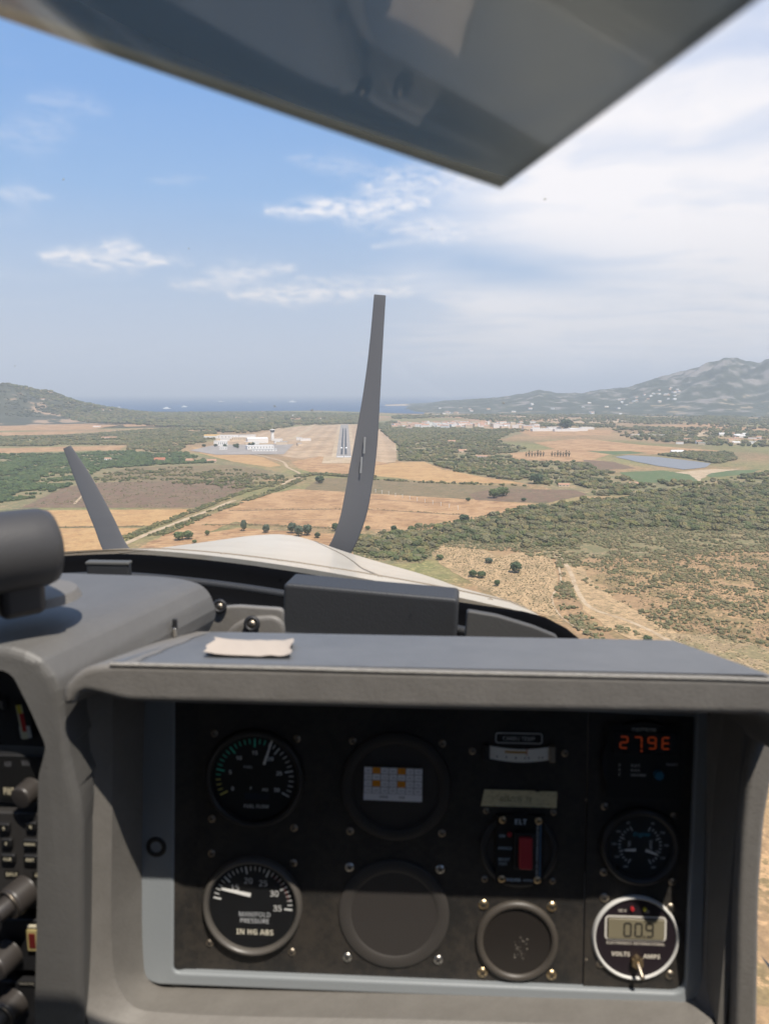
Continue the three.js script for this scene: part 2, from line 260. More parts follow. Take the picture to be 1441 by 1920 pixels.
strip('road', 'pale gravel road running up to the airport', [[-345.3,-808.8],[-339.6,-903.3],[-330.5,-994.3],[-314.3,-1086.2],[-295.3,-1190.8],[-273.7,-1323.6]], 9.5, M.pale);
strip('road', 'curving end of the pale road by the airport fence', [[-219.5,-1488.8],[-212,-1627],[-196,-1700],[-209,-1780],[-252,-1908],[-288,-2071],[-359,-2227],[-502,-2452],[-625,-2595]], 8, M.pale);
strip('dirt_track', 'winding dirt track along the ochre bank', [[212.5,-869.6],[204.1,-783.8],[190.8,-697.2],[189.3,-643.4],[210.9,-605.7],[225.2,-559],[227.6,-523.2]], 4.6, M.pale, { cat: 'track' });
strip('dirt_track', 'pale footpath crossing the brown hillside', [[247.9,-875.5],[301.1,-878.5],[354.7,-881.6],[400.8,-881.6],[450.1,-916.3],[510,-926.2]], 1.8, M.pale, { cat: 'track', wob: 0.5 });
strip('dirt_track', 'pale track past the bushes of the speckled field', [[209.6,-893.9],[198.2,-814],[181.1,-731.6],[160.3,-678.3],[156.2,-607.2],[169.3,-572]], 2, M.pale, { cat: 'track', wob: 0.4 });
strip('dirt_track', 'pale track beside the heath under the oaks', [[-547.5,-1278.3],[-601.4,-1472.2],[-644,-1617]], 4, M.pale, { cat: 'track', wob: 0.4 });

seed = 999;
for (let k = 0; k < 46; k++) { const left = k < 20, a = (left ? rr(-26, -2) : rr(2, 27)) * deg0, d = left ? rr(4700, 7200) : rr(4300, 6300), w = rr(60, 320), h = rr(60, 200), x = Math.sin(a) * d, z = -Math.cos(a) * d; if (height(x, z) > 3) continue; patch('clearing', left ? 'pale clearing in the far coastal wood' : 'pale clearing in the far scrub under the mountain', [[x - w, z - h * 0.3], [x + w * 0.6, z - h], [x + w, z + h * 0.4], [x - w * 0.5, z + h]], rnd() < 0.7 ? M.tan2 : M.gravel, { amp: 20, step: 70 }).userData.group = left ? 'clearings in the coastal wood' : 'clearings in the far scrub'; }
// ------------------------------------------------------------------ airfield
const asphalt = earth(earthTex([0.30, 0.265, 0.23], [0.27, 0.24, 0.21], [0.24, 0.215, 0.19], { grain: 0.12 }), 300);
const rubber = mat([0.045, 0.05, 0.055], 0.9), paint = mat([0.75, 0.75, 0.72], 0.8), concrete = earth(T.pale, 300);
{
  const A = [-121.4,-2172.8], B = [-244.9,-4504.8], dx = B[0] - A[0], dz = B[1] - A[1], L = Math.hypot(dx, dz), ux = dx / L, uz = dz / L;
  const P = (s, t) => [A[0] + ux * s - uz * t, A[1] + uz * s + ux * t], rect = (s0, s1, t0, t1) => [P(s0, t0), P(s1, t0), P(s1, t1), P(s0, t1)];
  const flat = { amp: 0, cat: 'runway' };
  patch('runway_apron', 'pale overrun before the runway', rect(-150, 60, -60, 40), M.gravel, flat);
  patch('runway_shoulder', 'pale shoulders of the runway', rect(20, L + 40, -37, 37), M.gravel, flat);
  patch('runway', 'long straight asphalt runway with dark tyre marks', rect(30, L, -23, 23), asphalt, flat);
  for (const t of [-6.5, 6.5]) patch('tyre_marks', 'dark rubber tyre marks down the runway', rect(140, L - 500, t - 3.4, t + 3.4), rubber, { amp: 0, cat: 'tyre marks' });
  for (let k = 0; k < 12; k++) { const t = (k < 6 ? -20 : 3) + (k % 6) * 3.4; patch('threshold_bar', 'white threshold bar painted across the runway end', rect(45, 78, t, t + 1.8), paint, { amp: 0, cat: 'runway marking' }).userData.group = 'threshold bars of the runway'; }
  for (const t of [-9.5, 7.5]) patch('aiming_mark', 'broad white aiming mark on the runway', rect(400, 450, t - 1.5, t + 4), paint, { amp: 0, cat: 'runway marking' }).userData.group = 'aiming marks of the runway';
  strip('taxiway', 'pale taxiway along the edge of the airfield', [P(2300, -30), P(2330, -150), P(1700, -190), P(1250, -205), P(900, -220)], 26, M.gravel, { cat: 'taxiway', wob: 0 });
  strip('taxiway', 'pale taxiway leading to the apron', [P(820, -25), P(830, -150), P(800, -330)], 24, M.gravel, { cat: 'taxiway', wob: 0 });
  strip('taxiway', 'pale perimeter track round the far airfield', [P(2280, -330), P(1900, -350), P(1500, -370)], 22, M.gravel, { cat: 'taxiway', wob: 0 });
  strip('taxiway', 'pale perimeter track beside the wood', [P(-40, 120), P(-40, 175), P(420, 175)], 12, M.gravel, { cat: 'taxiway', wob: 0 });
  patch('apron', 'grey concrete aircraft apron before the terminal', [P(150, -400), P(160, -190), P(620, -190), P(600, -480), P(330, -520)], asphalt, { amp: 0, cat: 'apron' });
}
// ------------------------------------------------------------------ water
const seaTex = dataTex(256, (x, y) => { const i = (y * 2) * 512 + x * 2; return [0.5 + 0.8 * (N2[i] - 0.5), 0, 0].fill(0.5 + 0.8 * (N2[i] - 0.5)); });
seaTex.repeat.set(1 / 500, 1 / 500);
const seaM = new THREE.MeshPhysicalMaterial({ color: lin(0.012, 0.06, 0.135), roughness: 0.45, ior: 1.33, bumpMap: seaTex, bumpScale: 2, side: THREE.DoubleSide });
patch('sea', 'blue sea beyond the coast fading into haze', [...[[-9556,-8160],[-4987,-8412],[-3541,-8160],[-2276,-7487],[-1338,-7699],[-690,-7923],[-161,-7287],[98,-6916],[339,-6745]], ...[[524,-7923],[551,-9597],[961,-12163]], [13000, -45000], [20000, -69000], [-70000, -69000], [-70000, -9000]], seaM, { amp: 60, step: 400, cat: 'sea' });
patch('sand_spit', 'thin pale sand spit across the bay', [[13,-11645],[455,-12730],[1052,-12730],[883,-11168],[461,-10729],[12,-10729]], M.gravel, { amp: 20, step: 200, cat: 'beach' });
patch('pond', 'slate grey pond among fields and sandy banks', [[702,-2227],[758,-2284],[829,-2227],[876,-2104],[902,-2024],[840,-1908],[762,-1855],[730,-1950],[714,-2071]], new THREE.MeshPhysicalMaterial({ color: lin(0.17, 0.18, 0.195), roughness: 0.4, ior: 1.33, bumpMap: seaTex, bumpScale: 0.5, side: THREE.DoubleSide }), { amp: 5, step: 30, cat: 'pond' });

// ------------------------------------------------------------------ woods and scrub
function lumpy(detail, amp, s, flat) {
  const g = new THREE.IcosahedronGeometry(1, detail), p = g.attributes.position, v = new THREE.Vector3();
  for (let i = 0; i < p.count; i++) { v.fromBufferAttribute(p, i); const n = 1 + amp * (PN.noise(v.x * 2.1 + s, v.y * 2.1, v.z * 2.1) + 0.7 * PN.noise(v.x * 5 + s, v.y * 5, v.z * 5 + s)); v.multiplyScalar(n); v.y = (v.y < 0 ? v.y * 0.7 : v.y) * flat + 0.55; p.setXYZ(i, v.x, v.y, v.z); }
  g.deleteAttribute('uv'); g.computeVertexNormals(); return g;
}
const crowns = [lumpy(3, 0.5, 1.3, 0.8), lumpy(3, 0.55, 7.7, 0.95), lumpy(2, 0.5, 4.1, 0.75)];
const leafM = new THREE.MeshStandardMaterial({ color: 0xffffff, roughness: 1, side: THREE.DoubleSide });
const GREENS = [[0.09, 0.10, 0.036], [0.072, 0.084, 0.032], [0.13, 0.125, 0.044], [0.125, 0.115, 0.054], [0.16, 0.135, 0.056], [0.135, 0.122, 0.064]];
let nInst = 0;
function wood(name, label, cat, poly, { gap, size, dens = 1, patchy = 0, scale = 60, tones = GREENS, geo = 0, hill = false, road }) {
  let x0 = 1e9, x1 = -1e9, z0 = 1e9, z1 = -1e9; for (const [x, z] of poly) { x0 = Math.min(x0, x); x1 = Math.max(x1, x); z0 = Math.min(z0, z); z1 = Math.max(z1, z); }
  const mats = [], cols = [], q = new THREE.Quaternion(), up = new THREE.Vector3(0, 1, 0);
  for (let x = x0; x < x1; x += gap) for (let z = z0; z < z1; z += gap) {
    const px = x + rr(-0.5, 0.5) * gap, pz = z + rr(-0.5, 0.5) * gap, k = rnd(), sz = rr(size[0], size[1]) * (0.75 + 0.5 * rnd()), t = tones[Math.floor(rnd() * tones.length)], v = rr(0.75, 1.25);
    if (!inside(poly, px, pz)) continue;
    const n = fbm(px / scale, pz / scale, 3, 3.3);
    if (k > dens * (patchy ? sstep(-patchy, patchy, n) : 1)) continue;
    const h = hill ? height(px, pz) : 0;
    mats.push(new THREE.Matrix4().compose(new THREE.Vector3(px, h, pz), q.clone().setFromAxisAngle(up, rr(0, 6.28)), new THREE.Vector3(sz / 2 * rr(0.85, 1.2), sz / 2 * rr(0.75, 1.15), sz / 2 * rr(0.85, 1.2))));
    cols.push(lin(t[0] * v, t[1] * v, t[2] * v));
  }
  const im = new THREE.InstancedMesh(crowns[geo], leafM, mats.length); mats.forEach((m, i) => { im.setMatrixAt(i, m); im.setColorAt(i, cols[i]); });
  im.name = numbered(name); im.castShadow = im.receiveShadow = true; nInst += mats.length; scene.add(im); return tag(im, label, cat, null, 'stuff');
}
const SCRUB = [[0.15, 0.14, 0.065], [0.18, 0.155, 0.075], [0.125, 0.124, 0.055], [0.21, 0.168, 0.088]];
const HEATH = [[0.23, 0.17, 0.092], [0.20, 0.16, 0.08], [0.175, 0.155, 0.07], [0.27, 0.195, 0.108]];
wood('woodland', 'dense oak scrub on the slope beyond the cowling', 'woodland', [[-34.5,-881.6],[-35.2,-975.4],[-15.3,-1005.9],[62.7,-1063.9],[150.6,-1133.7],[256.3,-1241.9],[370.3,-1323.6],[487.1,-1379.4],[613.9,-1439.9],[862,-1588],[552.4,-1005.9],[439.6,-1021.8],[372.3,-1046.7],[298.4,-1005.9],[230.9,-913],[188.8,-906.5],[154,-900.2],[112.4,-946.7],[75.5,-926.2],[52.6,-887.7],[42.8,-824.6],[-13.1,-855]], { gap: 4.6, size: [2.5, 11], dens: 0.7, patchy: 0.24, scale: 32 });
wood('undergrowth', 'low olive bushes filling the oak wood', 'undergrowth', [[-51.4,-855],[-35.2,-975.4],[62.7,-1063.9],[256.3,-1241.9],[487.1,-1379.4],[862,-1588],[542.2,-986.6],[363.7,-1021.8],[227.8,-900.2],[151.9,-887.7],[74.5,-913],[42.8,-824.6]], { gap: 3.2, size: [1.5, 3.6], dens: 0.55, tones: SCRUB, geo: 2 });
wood('scrub', 'low olive bushes among grass on the upper hillside', 'scrub', [[158.5,-887.7],[232.5,-919.6],[305.9,-1005.9],[372.3,-1046.7],[556.6,-1013.8],[486.3,-881.6],[395.5,-869.6],[244.7,-863.7],[200.6,-814]], { gap: 3.0, size: [1.8, 4.2], dens: 0.75, patchy: 0.25, scale: 35, tones: SCRUB });
wood('scrub', 'patchy bushes on the brown hillside beside the track', 'scrub', [[213.3,-840.9],[251.1,-863.7],[479.9,-869.6],[286.1,-491.4],[269.3,-572],[230.9,-585.6],[220.7,-682],[206,-742.4]], { gap: 2.3, size: [0.8, 3.4], dens: 0.6, patchy: 0.22, scale: 30, tones: SCRUB });
wood('heath', 'brown dry heath tufts covering the hillside', 'heath', [[243.1,-857.9],[476.7,-863.7],[255.8,-429.8],[231.6,-523.2],[218.5,-614.7],[216.1,-701.1]], { gap: 1.9, size: [0.6, 1.5], dens: 0.5, patchy: 0.3, scale: 40, tones: HEATH, geo: 2 });
wood('scrub', 'green bushes between the dirt track and the cowling', 'scrub', [[197.6,-827.2],[201.9,-814],[187,-701.1],[180.9,-630.3],[206.4,-578.8],[210,-540.6],[163.9,-552.7],[157.1,-614.7],[162.1,-682],[182.5,-742.4]], { gap: 2.2, size: [1.4, 3.6], dens: 0.7, patchy: 0.2, scale: 25, tones: SCRUB });
wood('scrub', 'dry tufts speckling the field below the wood', 'scrub', [[60.4,-884.6],[103.1,-926.2],[133.3,-852.1],[196.9,-881.6],[194.5,-814],[159.9,-685.7],[154.1,-617.8],[118.8,-656.9],[88.9,-742.4]], { gap: 3.1, size: [0.7, 1.5], dens: 0.8, tones: [[0.17, 0.13, 0.06], [0.13, 0.11, 0.05]], geo: 2 });
wood('woodland', 'green mixed wood between the airfield and the pond', 'woodland', [[72,-4034],[402,-3975],[783,-3861],[619,-3556],[457,-3001],[491,-2545],[398,-2324],[371,-2121],[559,-2071],[539,-1842],[562,-1745],[552,-1569],[676,-1588],[858,-1722],[991,-1804],[858,-1559],[607.4,-1424.3],[482.2,-1365],[389.5,-1394],[389.2,-1472.2],[307,-1578],[246,-1678],[172,-1817],[114,-2088],[42,-2104]], { gap: 7.5, size: [4, 13], dens: 0.62, patchy: 0.22, scale: 80 });
wood('woodland', 'dark oaks and pines below the red roofed houses', 'woodland', [[-1290,-2324],[-1052,-2324],[-877,-2452],[-713,-2324],[-639,-2365],[-478,-2040],[-609,-1979],[-725,-1868],[-661,-1523],[-654.2,-1344],[-707.1,-1259.8]], { gap: 5.5, size: [5, 10], dens: 0.85, patchy: 0.25, scale: 70, tones: [[0.065, 0.095, 0.032], [0.05, 0.075, 0.03], [0.08, 0.10, 0.036]] });
wood('scrub', 'round bushes scattered over the olive meadow', 'scrub', [[-642,-1588],[-693,-1817],[-549,-1922],[-370,-1868],[-217,-1689],[-222,-1506],[-300.4,-1455.9],[-493,-1597]], { gap: 6, size: [3, 7], dens: 0.5, patchy: 0.15, scale: 60 });
wood('scrub', 'weedy bushes on the brown heath field', 'scrub', [[-608.4,-1247.8],[-650,-1523],[-610,-1597],[-305,-1597],[-292.5,-1416.6],[-323,-1230.1]], { gap: 3.5, size: [0.8, 2.4], dens: 0.22, patchy: 0.3, scale: 50, tones: SCRUB, geo: 2 });
wood('woodland', 'wood between the straw field and the airport', 'woodland', [[-1778,-3216],[-1400,-3378],[-1234,-3861],[-1160,-4095],[-938,-4034],[-744,-3295],[-695,-2935],[-728,-2699],[-674,-2365],[-867,-2475],[-964,-2755],[-1466,-2646]], { gap: 8, size: [7, 12], dens: 0.85, patchy: 0.3, scale: 150 });
wood('woodland', 'broad far wood between the airfield and the sea', 'woodland', [[-4723,-7096],[-3163,-7287],[-2103,-6916],[-1131,-7096],[-145,-6581],[-68,-4581],[-328,-4505],[-523,-4360],[-647,-3556],[-772,-3421],[-952,-4095],[-1288,-4223],[-1595,-4581],[-1960,-4741],[-2584,-5403],[-3750,-5627]], { gap: 17, size: [15, 24], dens: 0.8, patchy: 0.35, scale: 420, hill: true });
wood('woodland', 'far wood between the town and the airfield fence', 'woodland', [[-67,-4505],[71,-5004],[117,-4095],[525,-4034],[412,-3556],[49,-2727]], { gap: 9, size: [8, 14], dens: 0.85, patchy: 0.4, scale: 200 });
wood('woodland', 'far scrub plain under the mountain', 'woodland', [[41,-6000],[378,-6581],[1299,-6426],[2178,-6277],[3298,-6000],[1436,-2595],[1271,-2646],[1047,-3001],[1058,-3556],[1286,-4034],[843,-4158],[580,-5746],[76,-5403]], { gap: 19, size: [10, 20], dens: 0.62, patchy: 0.25, scale: 380 });
wood('woodland', 'dark trees along the far bank of the pond', 'woodland', [[857,-2304],[1000,-2408],[1121,-2365],[1030,-2138],[917,-2009],[905,-2138]], { gap: 8, size: [7, 12], dens: 0.85 });
wood('woodland', 'scrub covering the low hill beside the coast', 'woodland', [[-3700, -4200], [-1300, -5200], [-1250, -6300], [-3000, -6300], [-5200, -5600]], { gap: 17, size: [8, 20], dens: 0.62, patchy: 0.3, scale: 160, hill: true, tones: [[0.055, 0.066, 0.034], [0.07, 0.076, 0.04], [0.09, 0.085, 0.045]] });
{ // hedges follow the road on both sides
  const hedge = (label, line, w, o) => { const c = new THREE.CatmullRomCurve3(line.map((q) => new THREE.Vector3(q[0], 0, q[1]))), a = [], b = []; for (let i = 0; i <= 30; i++) { const p = c.getPointAt(i / 30), t = c.getTangentAt(i / 30); a.push([p.x - t.z * w / 2, p.z + t.x * w / 2]); b.unshift([p.x + t.z * w / 2, p.z - t.x * w / 2]); } wood('hedge', label, 'hedge', [...a, ...b], o); };
  hedge('green hedge above the gravel road', [[-353.1,-919.6],[-343.2,-1021.8],[-327.6,-1133.7],[-309,-1247.8],[-286.4,-1386.7],[-234,-1588]], 16, { gap: 2.4, size: [2, 4.5], dens: 0.7, patchy: 0.3, scale: 25 });
  hedge('bushy hedge below the gravel road', [[-314.5,-982.9],[-298.6,-1072.7],[-284,-1180],[-258.8,-1297.4],[-217.1,-1472.2],[-184,-1668]], 20, { gap: 2.6, size: [2, 4.8], dens: 0.75, patchy: 0.3, scale: 30 });
  hedge('thick hedge at the end of the ochre slope', [[-199,-1689],[-167,-1745],[-101,-1711],[-25,-1668]], 26, { gap: 4, size: [4, 8], dens: 0.85 });
  hedge('hedge along the wedge shaped ochre field', [[-37,-1647],[47,-1607],[161,-1569],[298,-1532]], 16, { gap: 4, size: [3, 7], dens: 0.7, patchy: 0.4, scale: 60 });
  hedge('dark weeds under the golden stubble', [[-514.8,-1050.9],[-423,-1055.2],[-353.9,-1059.5]], 9, { gap: 2, size: [0.8, 1.9], dens: 0.6, tones: HEATH, geo: 2 });
  hedge('weeds along the stubble plain', [[-259.1,-1207.4],[-144.5,-1218.6],[-27.5,-1218.6],[120.1,-1164.2]], 10, { gap: 2.4, size: [0.8, 2], dens: 0.5, tones: HEATH, geo: 2 });
  hedge('weeds below the stubble plain', [[-269.7,-1068.3],[-199.2,-1072.7],[-125.6,-1055.2],[-62.3,-1042.4]], 12, { gap: 2.2, size: [0.8, 2.4], dens: 0.5, tones: HEATH, geo: 2 });
}
// single trees, each with trunk, limbs and a crown of leaf clumps
const bark = mat([0.11, 0.085, 0.06], 0.95);
const leafTones = [[0.07, 0.095, 0.038], [0.058, 0.08, 0.036], [0.095, 0.12, 0.045], [0.08, 0.10, 0.062]].map((c) => mat(c, 1));
function treeGeo(kind, s) {
  seed = s; const parts = [], limbs = [];
  const tr = new THREE.CylinderGeometry(0.035, 0.06, 0.5, 6); tr.translate(0, 0.22, 0); limbs.push(tr);
  for (let k = 0; k < 3; k++) { const c = new THREE.CylinderGeometry(0.012, 0.026, 0.35, 5); c.translate(0, 0.17, 0); c.rotateZ(rr(0.4, 0.8)); c.rotateY(k * 2.1 + rr(0, 1)); c.translate(0, 0.36, 0); limbs.push(c); }
  const N = kind === 'cypress' ? 90 : 230;
  for (let k = 0; k < N; k++) {
    const u = rr(0, 6.283), y = rr(-1, 1), r = Math.cbrt(rr(0.25, 1)), q = Math.sqrt(1 - y * y);
    let x = Math.cos(u) * q * r, yy = y * r, z = Math.sin(u) * q * r;
    if (kind === 'cypress') { const w = 0.1 * (1 - Math.pow(Math.abs(yy), 2.2)) + 0.01; x *= w; z *= w; yy = 0.53 + yy * 0.47; } else { const lob = 1 + 0.35 * PN.noise(x * 2 + s, yy * 2, z * 2); x *= 0.5 * lob; z *= 0.5 * lob; yy = 0.54 + yy * 0.42 * lob; }
    const g = new THREE.TetrahedronGeometry(kind === 'cypress' ? rr(0.03, 0.055) : rr(0.05, 0.1), 0); g.scale(1, rr(0.5, 0.9), 1); g.rotateX(rr(0, 3)); g.rotateY(rr(0, 3)); g.translate(x, yy, z); g.deleteAttribute('uv'); parts.push(g);
  }
  if (kind !== 'cypress') for (let k = 0; k < 7; k++) { const g = lumpy(2, 0.5, s + k * 3.3, 0.85), a = k * 0.9, rad = k ? 0.2 : 0; g.scale(0.24, 0.2, 0.24); g.translate(Math.cos(a) * rad, 0.40 + 0.13 * ((k * 5) % 3), Math.sin(a) * rad); parts.push(g); }
  return [mergeGeometries(limbs), mergeGeometries(parts)];
}
const treeKinds = { oak: [treeGeo('oak', 11), treeGeo('oak', 57), treeGeo('oak', 93)], cypress: [treeGeo('cypress', 5)] };
let treeN = 0;
function tree(name, label, p, h, w = 1, grp, kind = 'oak', tone) {
  const v = treeKinds[kind][treeN++ % treeKinds[kind].length], g = group(name, label, 'tree', grp, null, [p[0], height(p[0], p[1]) > 1 ? height(p[0], p[1]) : 0.1, p[1]], [0, treeN * 1.7, 0]);
  h *= kind === 'oak' ? 1.5 : 1.1; g.scale.set(h * w, h, h * w); mesh('trunk', v[0], bark, g); mesh('crown', v[1], leafTones[tone ?? treeN % 4], g); return g;
}
tree('round_tree', 'round dark green tree alone in the speckled dry field', [143.3,-779], 8.5, 1.05, null, 'oak', 1);
tree('round_tree', 'small tree with a bare stem in the speckled dry field', [114.4,-723.2], 4.4, 0.95, null, 'oak', 0);
for (const p of [[94.4,-760.3], [102.9,-755.7]]) tree('bush_tree', 'bushy tree of the pair beside the cowling in the speckled dry field', p, 5.2, 1.2, 'pair of bushes in the speckled field', 'oak', 0);
tree('bush_tree', 'pale green bush at the upper end of the speckled dry field', [120.5,-824.6], 4.2, 1.5, null, 'oak', 3);
tree('bush_tree', 'bush near the edge of the wood in the speckled dry field', [65,-840.9], 4.5, 1.3, null, 'oak', 2);
tree('round_tree', 'round green bush where the dirt track ends behind the hood', [206.8,-551.5], 4.2, 1.2, null, 'oak', 0);
for (const p of [[-273.8,-957.3], [-263.6,-964.5]]) tree('umbrella_tree', 'spreading tree of the pair casting shade in the ochre yard', p, 8.0, 1.15, 'pair of spreading trees in the yard', 'oak', 2);
tree('garden_bush', 'low bush beneath the pair of spreading trees', [-247.8,-936.3], 3.4, 1.2, null, 'oak', 2);
tree('young_tree', 'small round tree between the spreading pair and the poplar', [-244,-990.4], 5.0, 0.95, null, 'oak', 2);
tree('garden_bush', 'green bush against the wall of the green roofed shed', [-207.3,-929.6], 4.0, 1.6, null, 'oak', 2);
tree('poplar_tree', 'tall slim tree standing over the ochre yard', [-199.9,-1021.8], 11, 0.55, null, 'oak', 3);
tree('yard_tree', 'round grey green tree beside the tall slim tree', [-166.1,-1009.8], 8, 0.85, null, 'oak', 3);
for (const p of [[-128.9,-1005.9], [-117.2,-982.9], [-106.3,-990.4]]) tree('yard_tree', 'leafy tree of the clump rising above the white cowling', p, 10.5, 0.8, 'clump of trees above the cowling', 'oak', 3);
tree('yard_tree', 'dark small tree beside the clump above the cowling', [-90.7,-971.7], 5.5, 1, null, 'oak', 1);
tree('yard_tree', 'tree behind the upright propeller blade', [-70.2,-1021.8], 8, 0.8, null, 'oak', 1);
tree('round_tree', 'round tree at the lower edge of the stubble plain', [13.2,-1017.8], 6.2, 1, null, 'oak', 1);
tree('round_tree', 'small bush on the stubble beside the upright propeller blade', [-24.1,-1030], 4.4, 1.1, null, 'oak', 2);
tree('round_tree', 'dark spreading tree at the tip of the tan stubble plain', [121.8,-1100], 7.5, 1.5, null, 'oak', 1);
tree('round_tree', 'lone tree on the olive meadow edge', [-140.8,-1578], 11, 1.2, null, 'oak', 1);
for (const p of [[203.6,-1350.9], [217.8,-1372.2], [227,-1379.4]]) tree('field_tree', 'green tree of the clump on the reddish brown field', p, 12, 1.1, 'clump of trees on the reddish field', 'oak', 2);
tree('field_tree', 'small dark bush on the reddish brown field by the margin', [251.7,-1310.4], 4.5, 1.4, null, 'oak', 1);
tree('field_tree', 'dark bush on the margin of the olive brown meadow', [151.2,-1310.4], 4.5, 1.3, null, 'oak', 1);
for (let k = 0; k < 16; k++) { if (k === 7 || k === 8) continue; tree('cypress_tree', 'slim dark cypress in the row near the pond', [[435.3,-2246], [566.5,-2246]].reduce((a, b) => [lerp(a[0], b[0], k / 15), lerp(a[1], b[1], k / 15)]), 13 + 7 * ((k * 37) % 10) / 10, 1.6, 'row of cypresses near the pond', 'cypress', 1); }
tree('round_tree', 'dark tree beside the bungalow under the wood', [327.8,-1568.6], 15, 1.3, null, 'oak', 1);
tree('round_tree', 'big round tree before the white sheds of the town', [951.4,-3861.3], 40, 1.2, null, 'oak', 1);
console.log('instances', nInst);

// ------------------------------------------------------------------ buildings, masts, yachts
const wallW = mat([0.78, 0.75, 0.70], 0.9), wallC = mat([0.62, 0.50, 0.36], 0.9), wallG = mat([0.42, 0.42, 0.41], 0.9), roofR = mat([0.36, 0.14, 0.075], 0.9), roofP = mat([0.42, 0.24, 0.155], 0.9), roofW = mat([0.66, 0.64, 0.60], 0.8), roofG = mat([0.05, 0.13, 0.11], 0.7), roofY = mat([0.52, 0.33, 0.12], 0.9), glassD = mat([0.05, 0.07, 0.09], 0.25);
function gable(w, d, h, over = 0.4) { const s = new THREE.Shape(); s.moveTo(-d / 2 - over, 0); s.lineTo(0, h); s.lineTo(d / 2 + over, 0); s.lineTo(d / 2 + over - 0.3, -0.25); s.lineTo(0, h - 0.3); s.lineTo(-d / 2 - over + 0.3, -0.25); s.closePath(); const g = new THREE.ExtrudeGeometry(s, { depth: w + 2 * over, bevelEnabled: false }); g.translate(0, 0, -w / 2 - over); g.rotateY(Math.PI / 2); return g; }
function wallBlock(w, h, d, rise) { // walls with gable ends
  const s = new THREE.Shape(); s.moveTo(-d / 2, 0); s.lineTo(d / 2, 0); s.lineTo(d / 2, h); if (rise) s.lineTo(0, h + rise - 0.35); s.lineTo(-d / 2, h); s.closePath();
  const g = new THREE.ExtrudeGeometry(s, { depth: w, bevelEnabled: false }); g.translate(0, 0, -w / 2); g.rotateY(Math.PI / 2); return g;
}
function house(name, label, p, w, d, h, { yaw = 0, wall = wallW, roof = roofR, rise = 2, flat = false, grp, hill = false, cat = 'house', windows = 0, chimney = false } = {}) {
  const g = group(name, label, cat, grp, null, [p[0], hill ? Math.max(0, height(p[0], p[1]) - 1.5) : 0.15, p[1]], [0, yaw, 0]);
  mesh('wall', wallBlock(w, h, d, flat ? 0 : rise), wall, g);
  if (flat) { const r = new THREE.BoxGeometry(w + 0.8, 0.7, d + 0.8); mesh('roof', r, roof, g, [0, h + 0.35, 0]); } else mesh('roof', gable(w, d, rise), roof, g, [0, h, 0]);
  if (chimney) mesh('chimney', new THREE.BoxGeometry(0.9, 2, 0.9), wall, g, [w * 0.25, h + rise, d * 0.12]);
  for (let k = 0; k < windows; k++) mesh('window', new THREE.BoxGeometry(Math.min(2, w / windows * 0.5), h * 0.4, 0.12), glassD, g, [(k + 0.5) / windows * w - w / 2, h * 0.55, d / 2 + 0.03]);
  return g;
}
house('shed', 'low white shed with a sloping green roof behind the cowling', [-217.5,-922.9], 12, 7, 2.6, { yaw: 0.35, roof: roofG, rise: 2.2, windows: 2, cat: 'shed' });
house('farmhouse', 'broad house with a red tiled roof under the wood', [-641.6,-2087.7], 30, 15, 5, { yaw: 0.15, rise: 6, wall: wallC, windows: 4, chimney: true });
house('farmhouse', 'yellow house with an orange roof beside the ochre slope', [-547.7,-2055.5], 20, 14, 6, { yaw: -0.1, rise: 5, wall: mat([0.62, 0.42, 0.2], 0.9), roof: roofP, windows: 3, chimney: true });
house('farmhouse', 'pinkish low house below the ochre slope', [-486.1,-2055.5], 26, 13, 5, { yaw: 0.2, rise: 4, wall: wallC, roof: roofP, windows: 4 });
house('farmhouse', 'small white house under the oaks', [-802,-2121], 18, 11, 5, { yaw: 0.1, rise: 3, roof: roofP, windows: 3 });
house('bungalow', 'cream bungalow at the edge of the wood by the reddish field', [375.6,-1523.3], 22, 10, 4, { yaw: -0.15, rise: 3, wall: wallC, roof: roofP, windows: 3 });
house('bungalow', 'pale bungalow in the wood below the pond', [527.1,-1541.1], 20, 10, 4, { yaw: 0.1, rise: 3, roof: roofP, windows: 3 });
house('bungalow', 'long white farm roof behind the trees of the pond', [944.8,-2365.4], 40, 16, 6, { yaw: 0, rise: 5, roof: roofW });
house('bungalow', 'pink roofed farm in the wood beside the airfield', [255.5,-2408], 34, 16, 5, { yaw: 0.5, rise: 5, wall: wallC, roof: roofP });
house('bungalow', 'low farm row with pale walls in the wood', [297.6,-2208.8], 44, 12, 4, { yaw: -0.3, rise: 3, roof: roofP });
house('bungalow', 'small farmhouse at the top of the wood', [262.4,-2872.7], 30, 14, 6, { yaw: 0.2, rise: 4, wall: wallC, roof: roofP });
// airport
house('terminal', 'long white airport terminal with a flat roof facing the apron', [-433.2,-2545.4], 92, 34, 12, { yaw: 0.35, flat: true, roof: roofW, cat: 'terminal', windows: 9 });
house('terminal_wing', 'low grey wing before the white terminal', [-401.4,-2452.1], 80, 22, 7, { yaw: 0.05, flat: true, roof: wallG, cat: 'terminal', windows: 8 });
house('hangar', 'large pale hangar beside the control tower', [-498.6,-2872.7], 80, 40, 16, { yaw: 0.35, rise: 5, roof: roofW, cat: 'hangar' });
house('warehouse', 'yellow roofed warehouse at the edge of the airport', [-736.6,-3141.3], 66, 34, 12, { yaw: 0.1, rise: 5, roof: roofY, cat: 'warehouse' });
house('warehouse', 'wide white warehouse behind the airport car park', [-668.1,-3141.3], 88, 44, 13, { yaw: 0.05, flat: true, roof: roofW, cat: 'warehouse', windows: 6 });
house('office_block', 'square white office block among airport trees', [-594.7,-2699.3], 34, 26, 18, { yaw: 0.2, flat: true, roof: roofW, cat: 'building', windows: 5 });
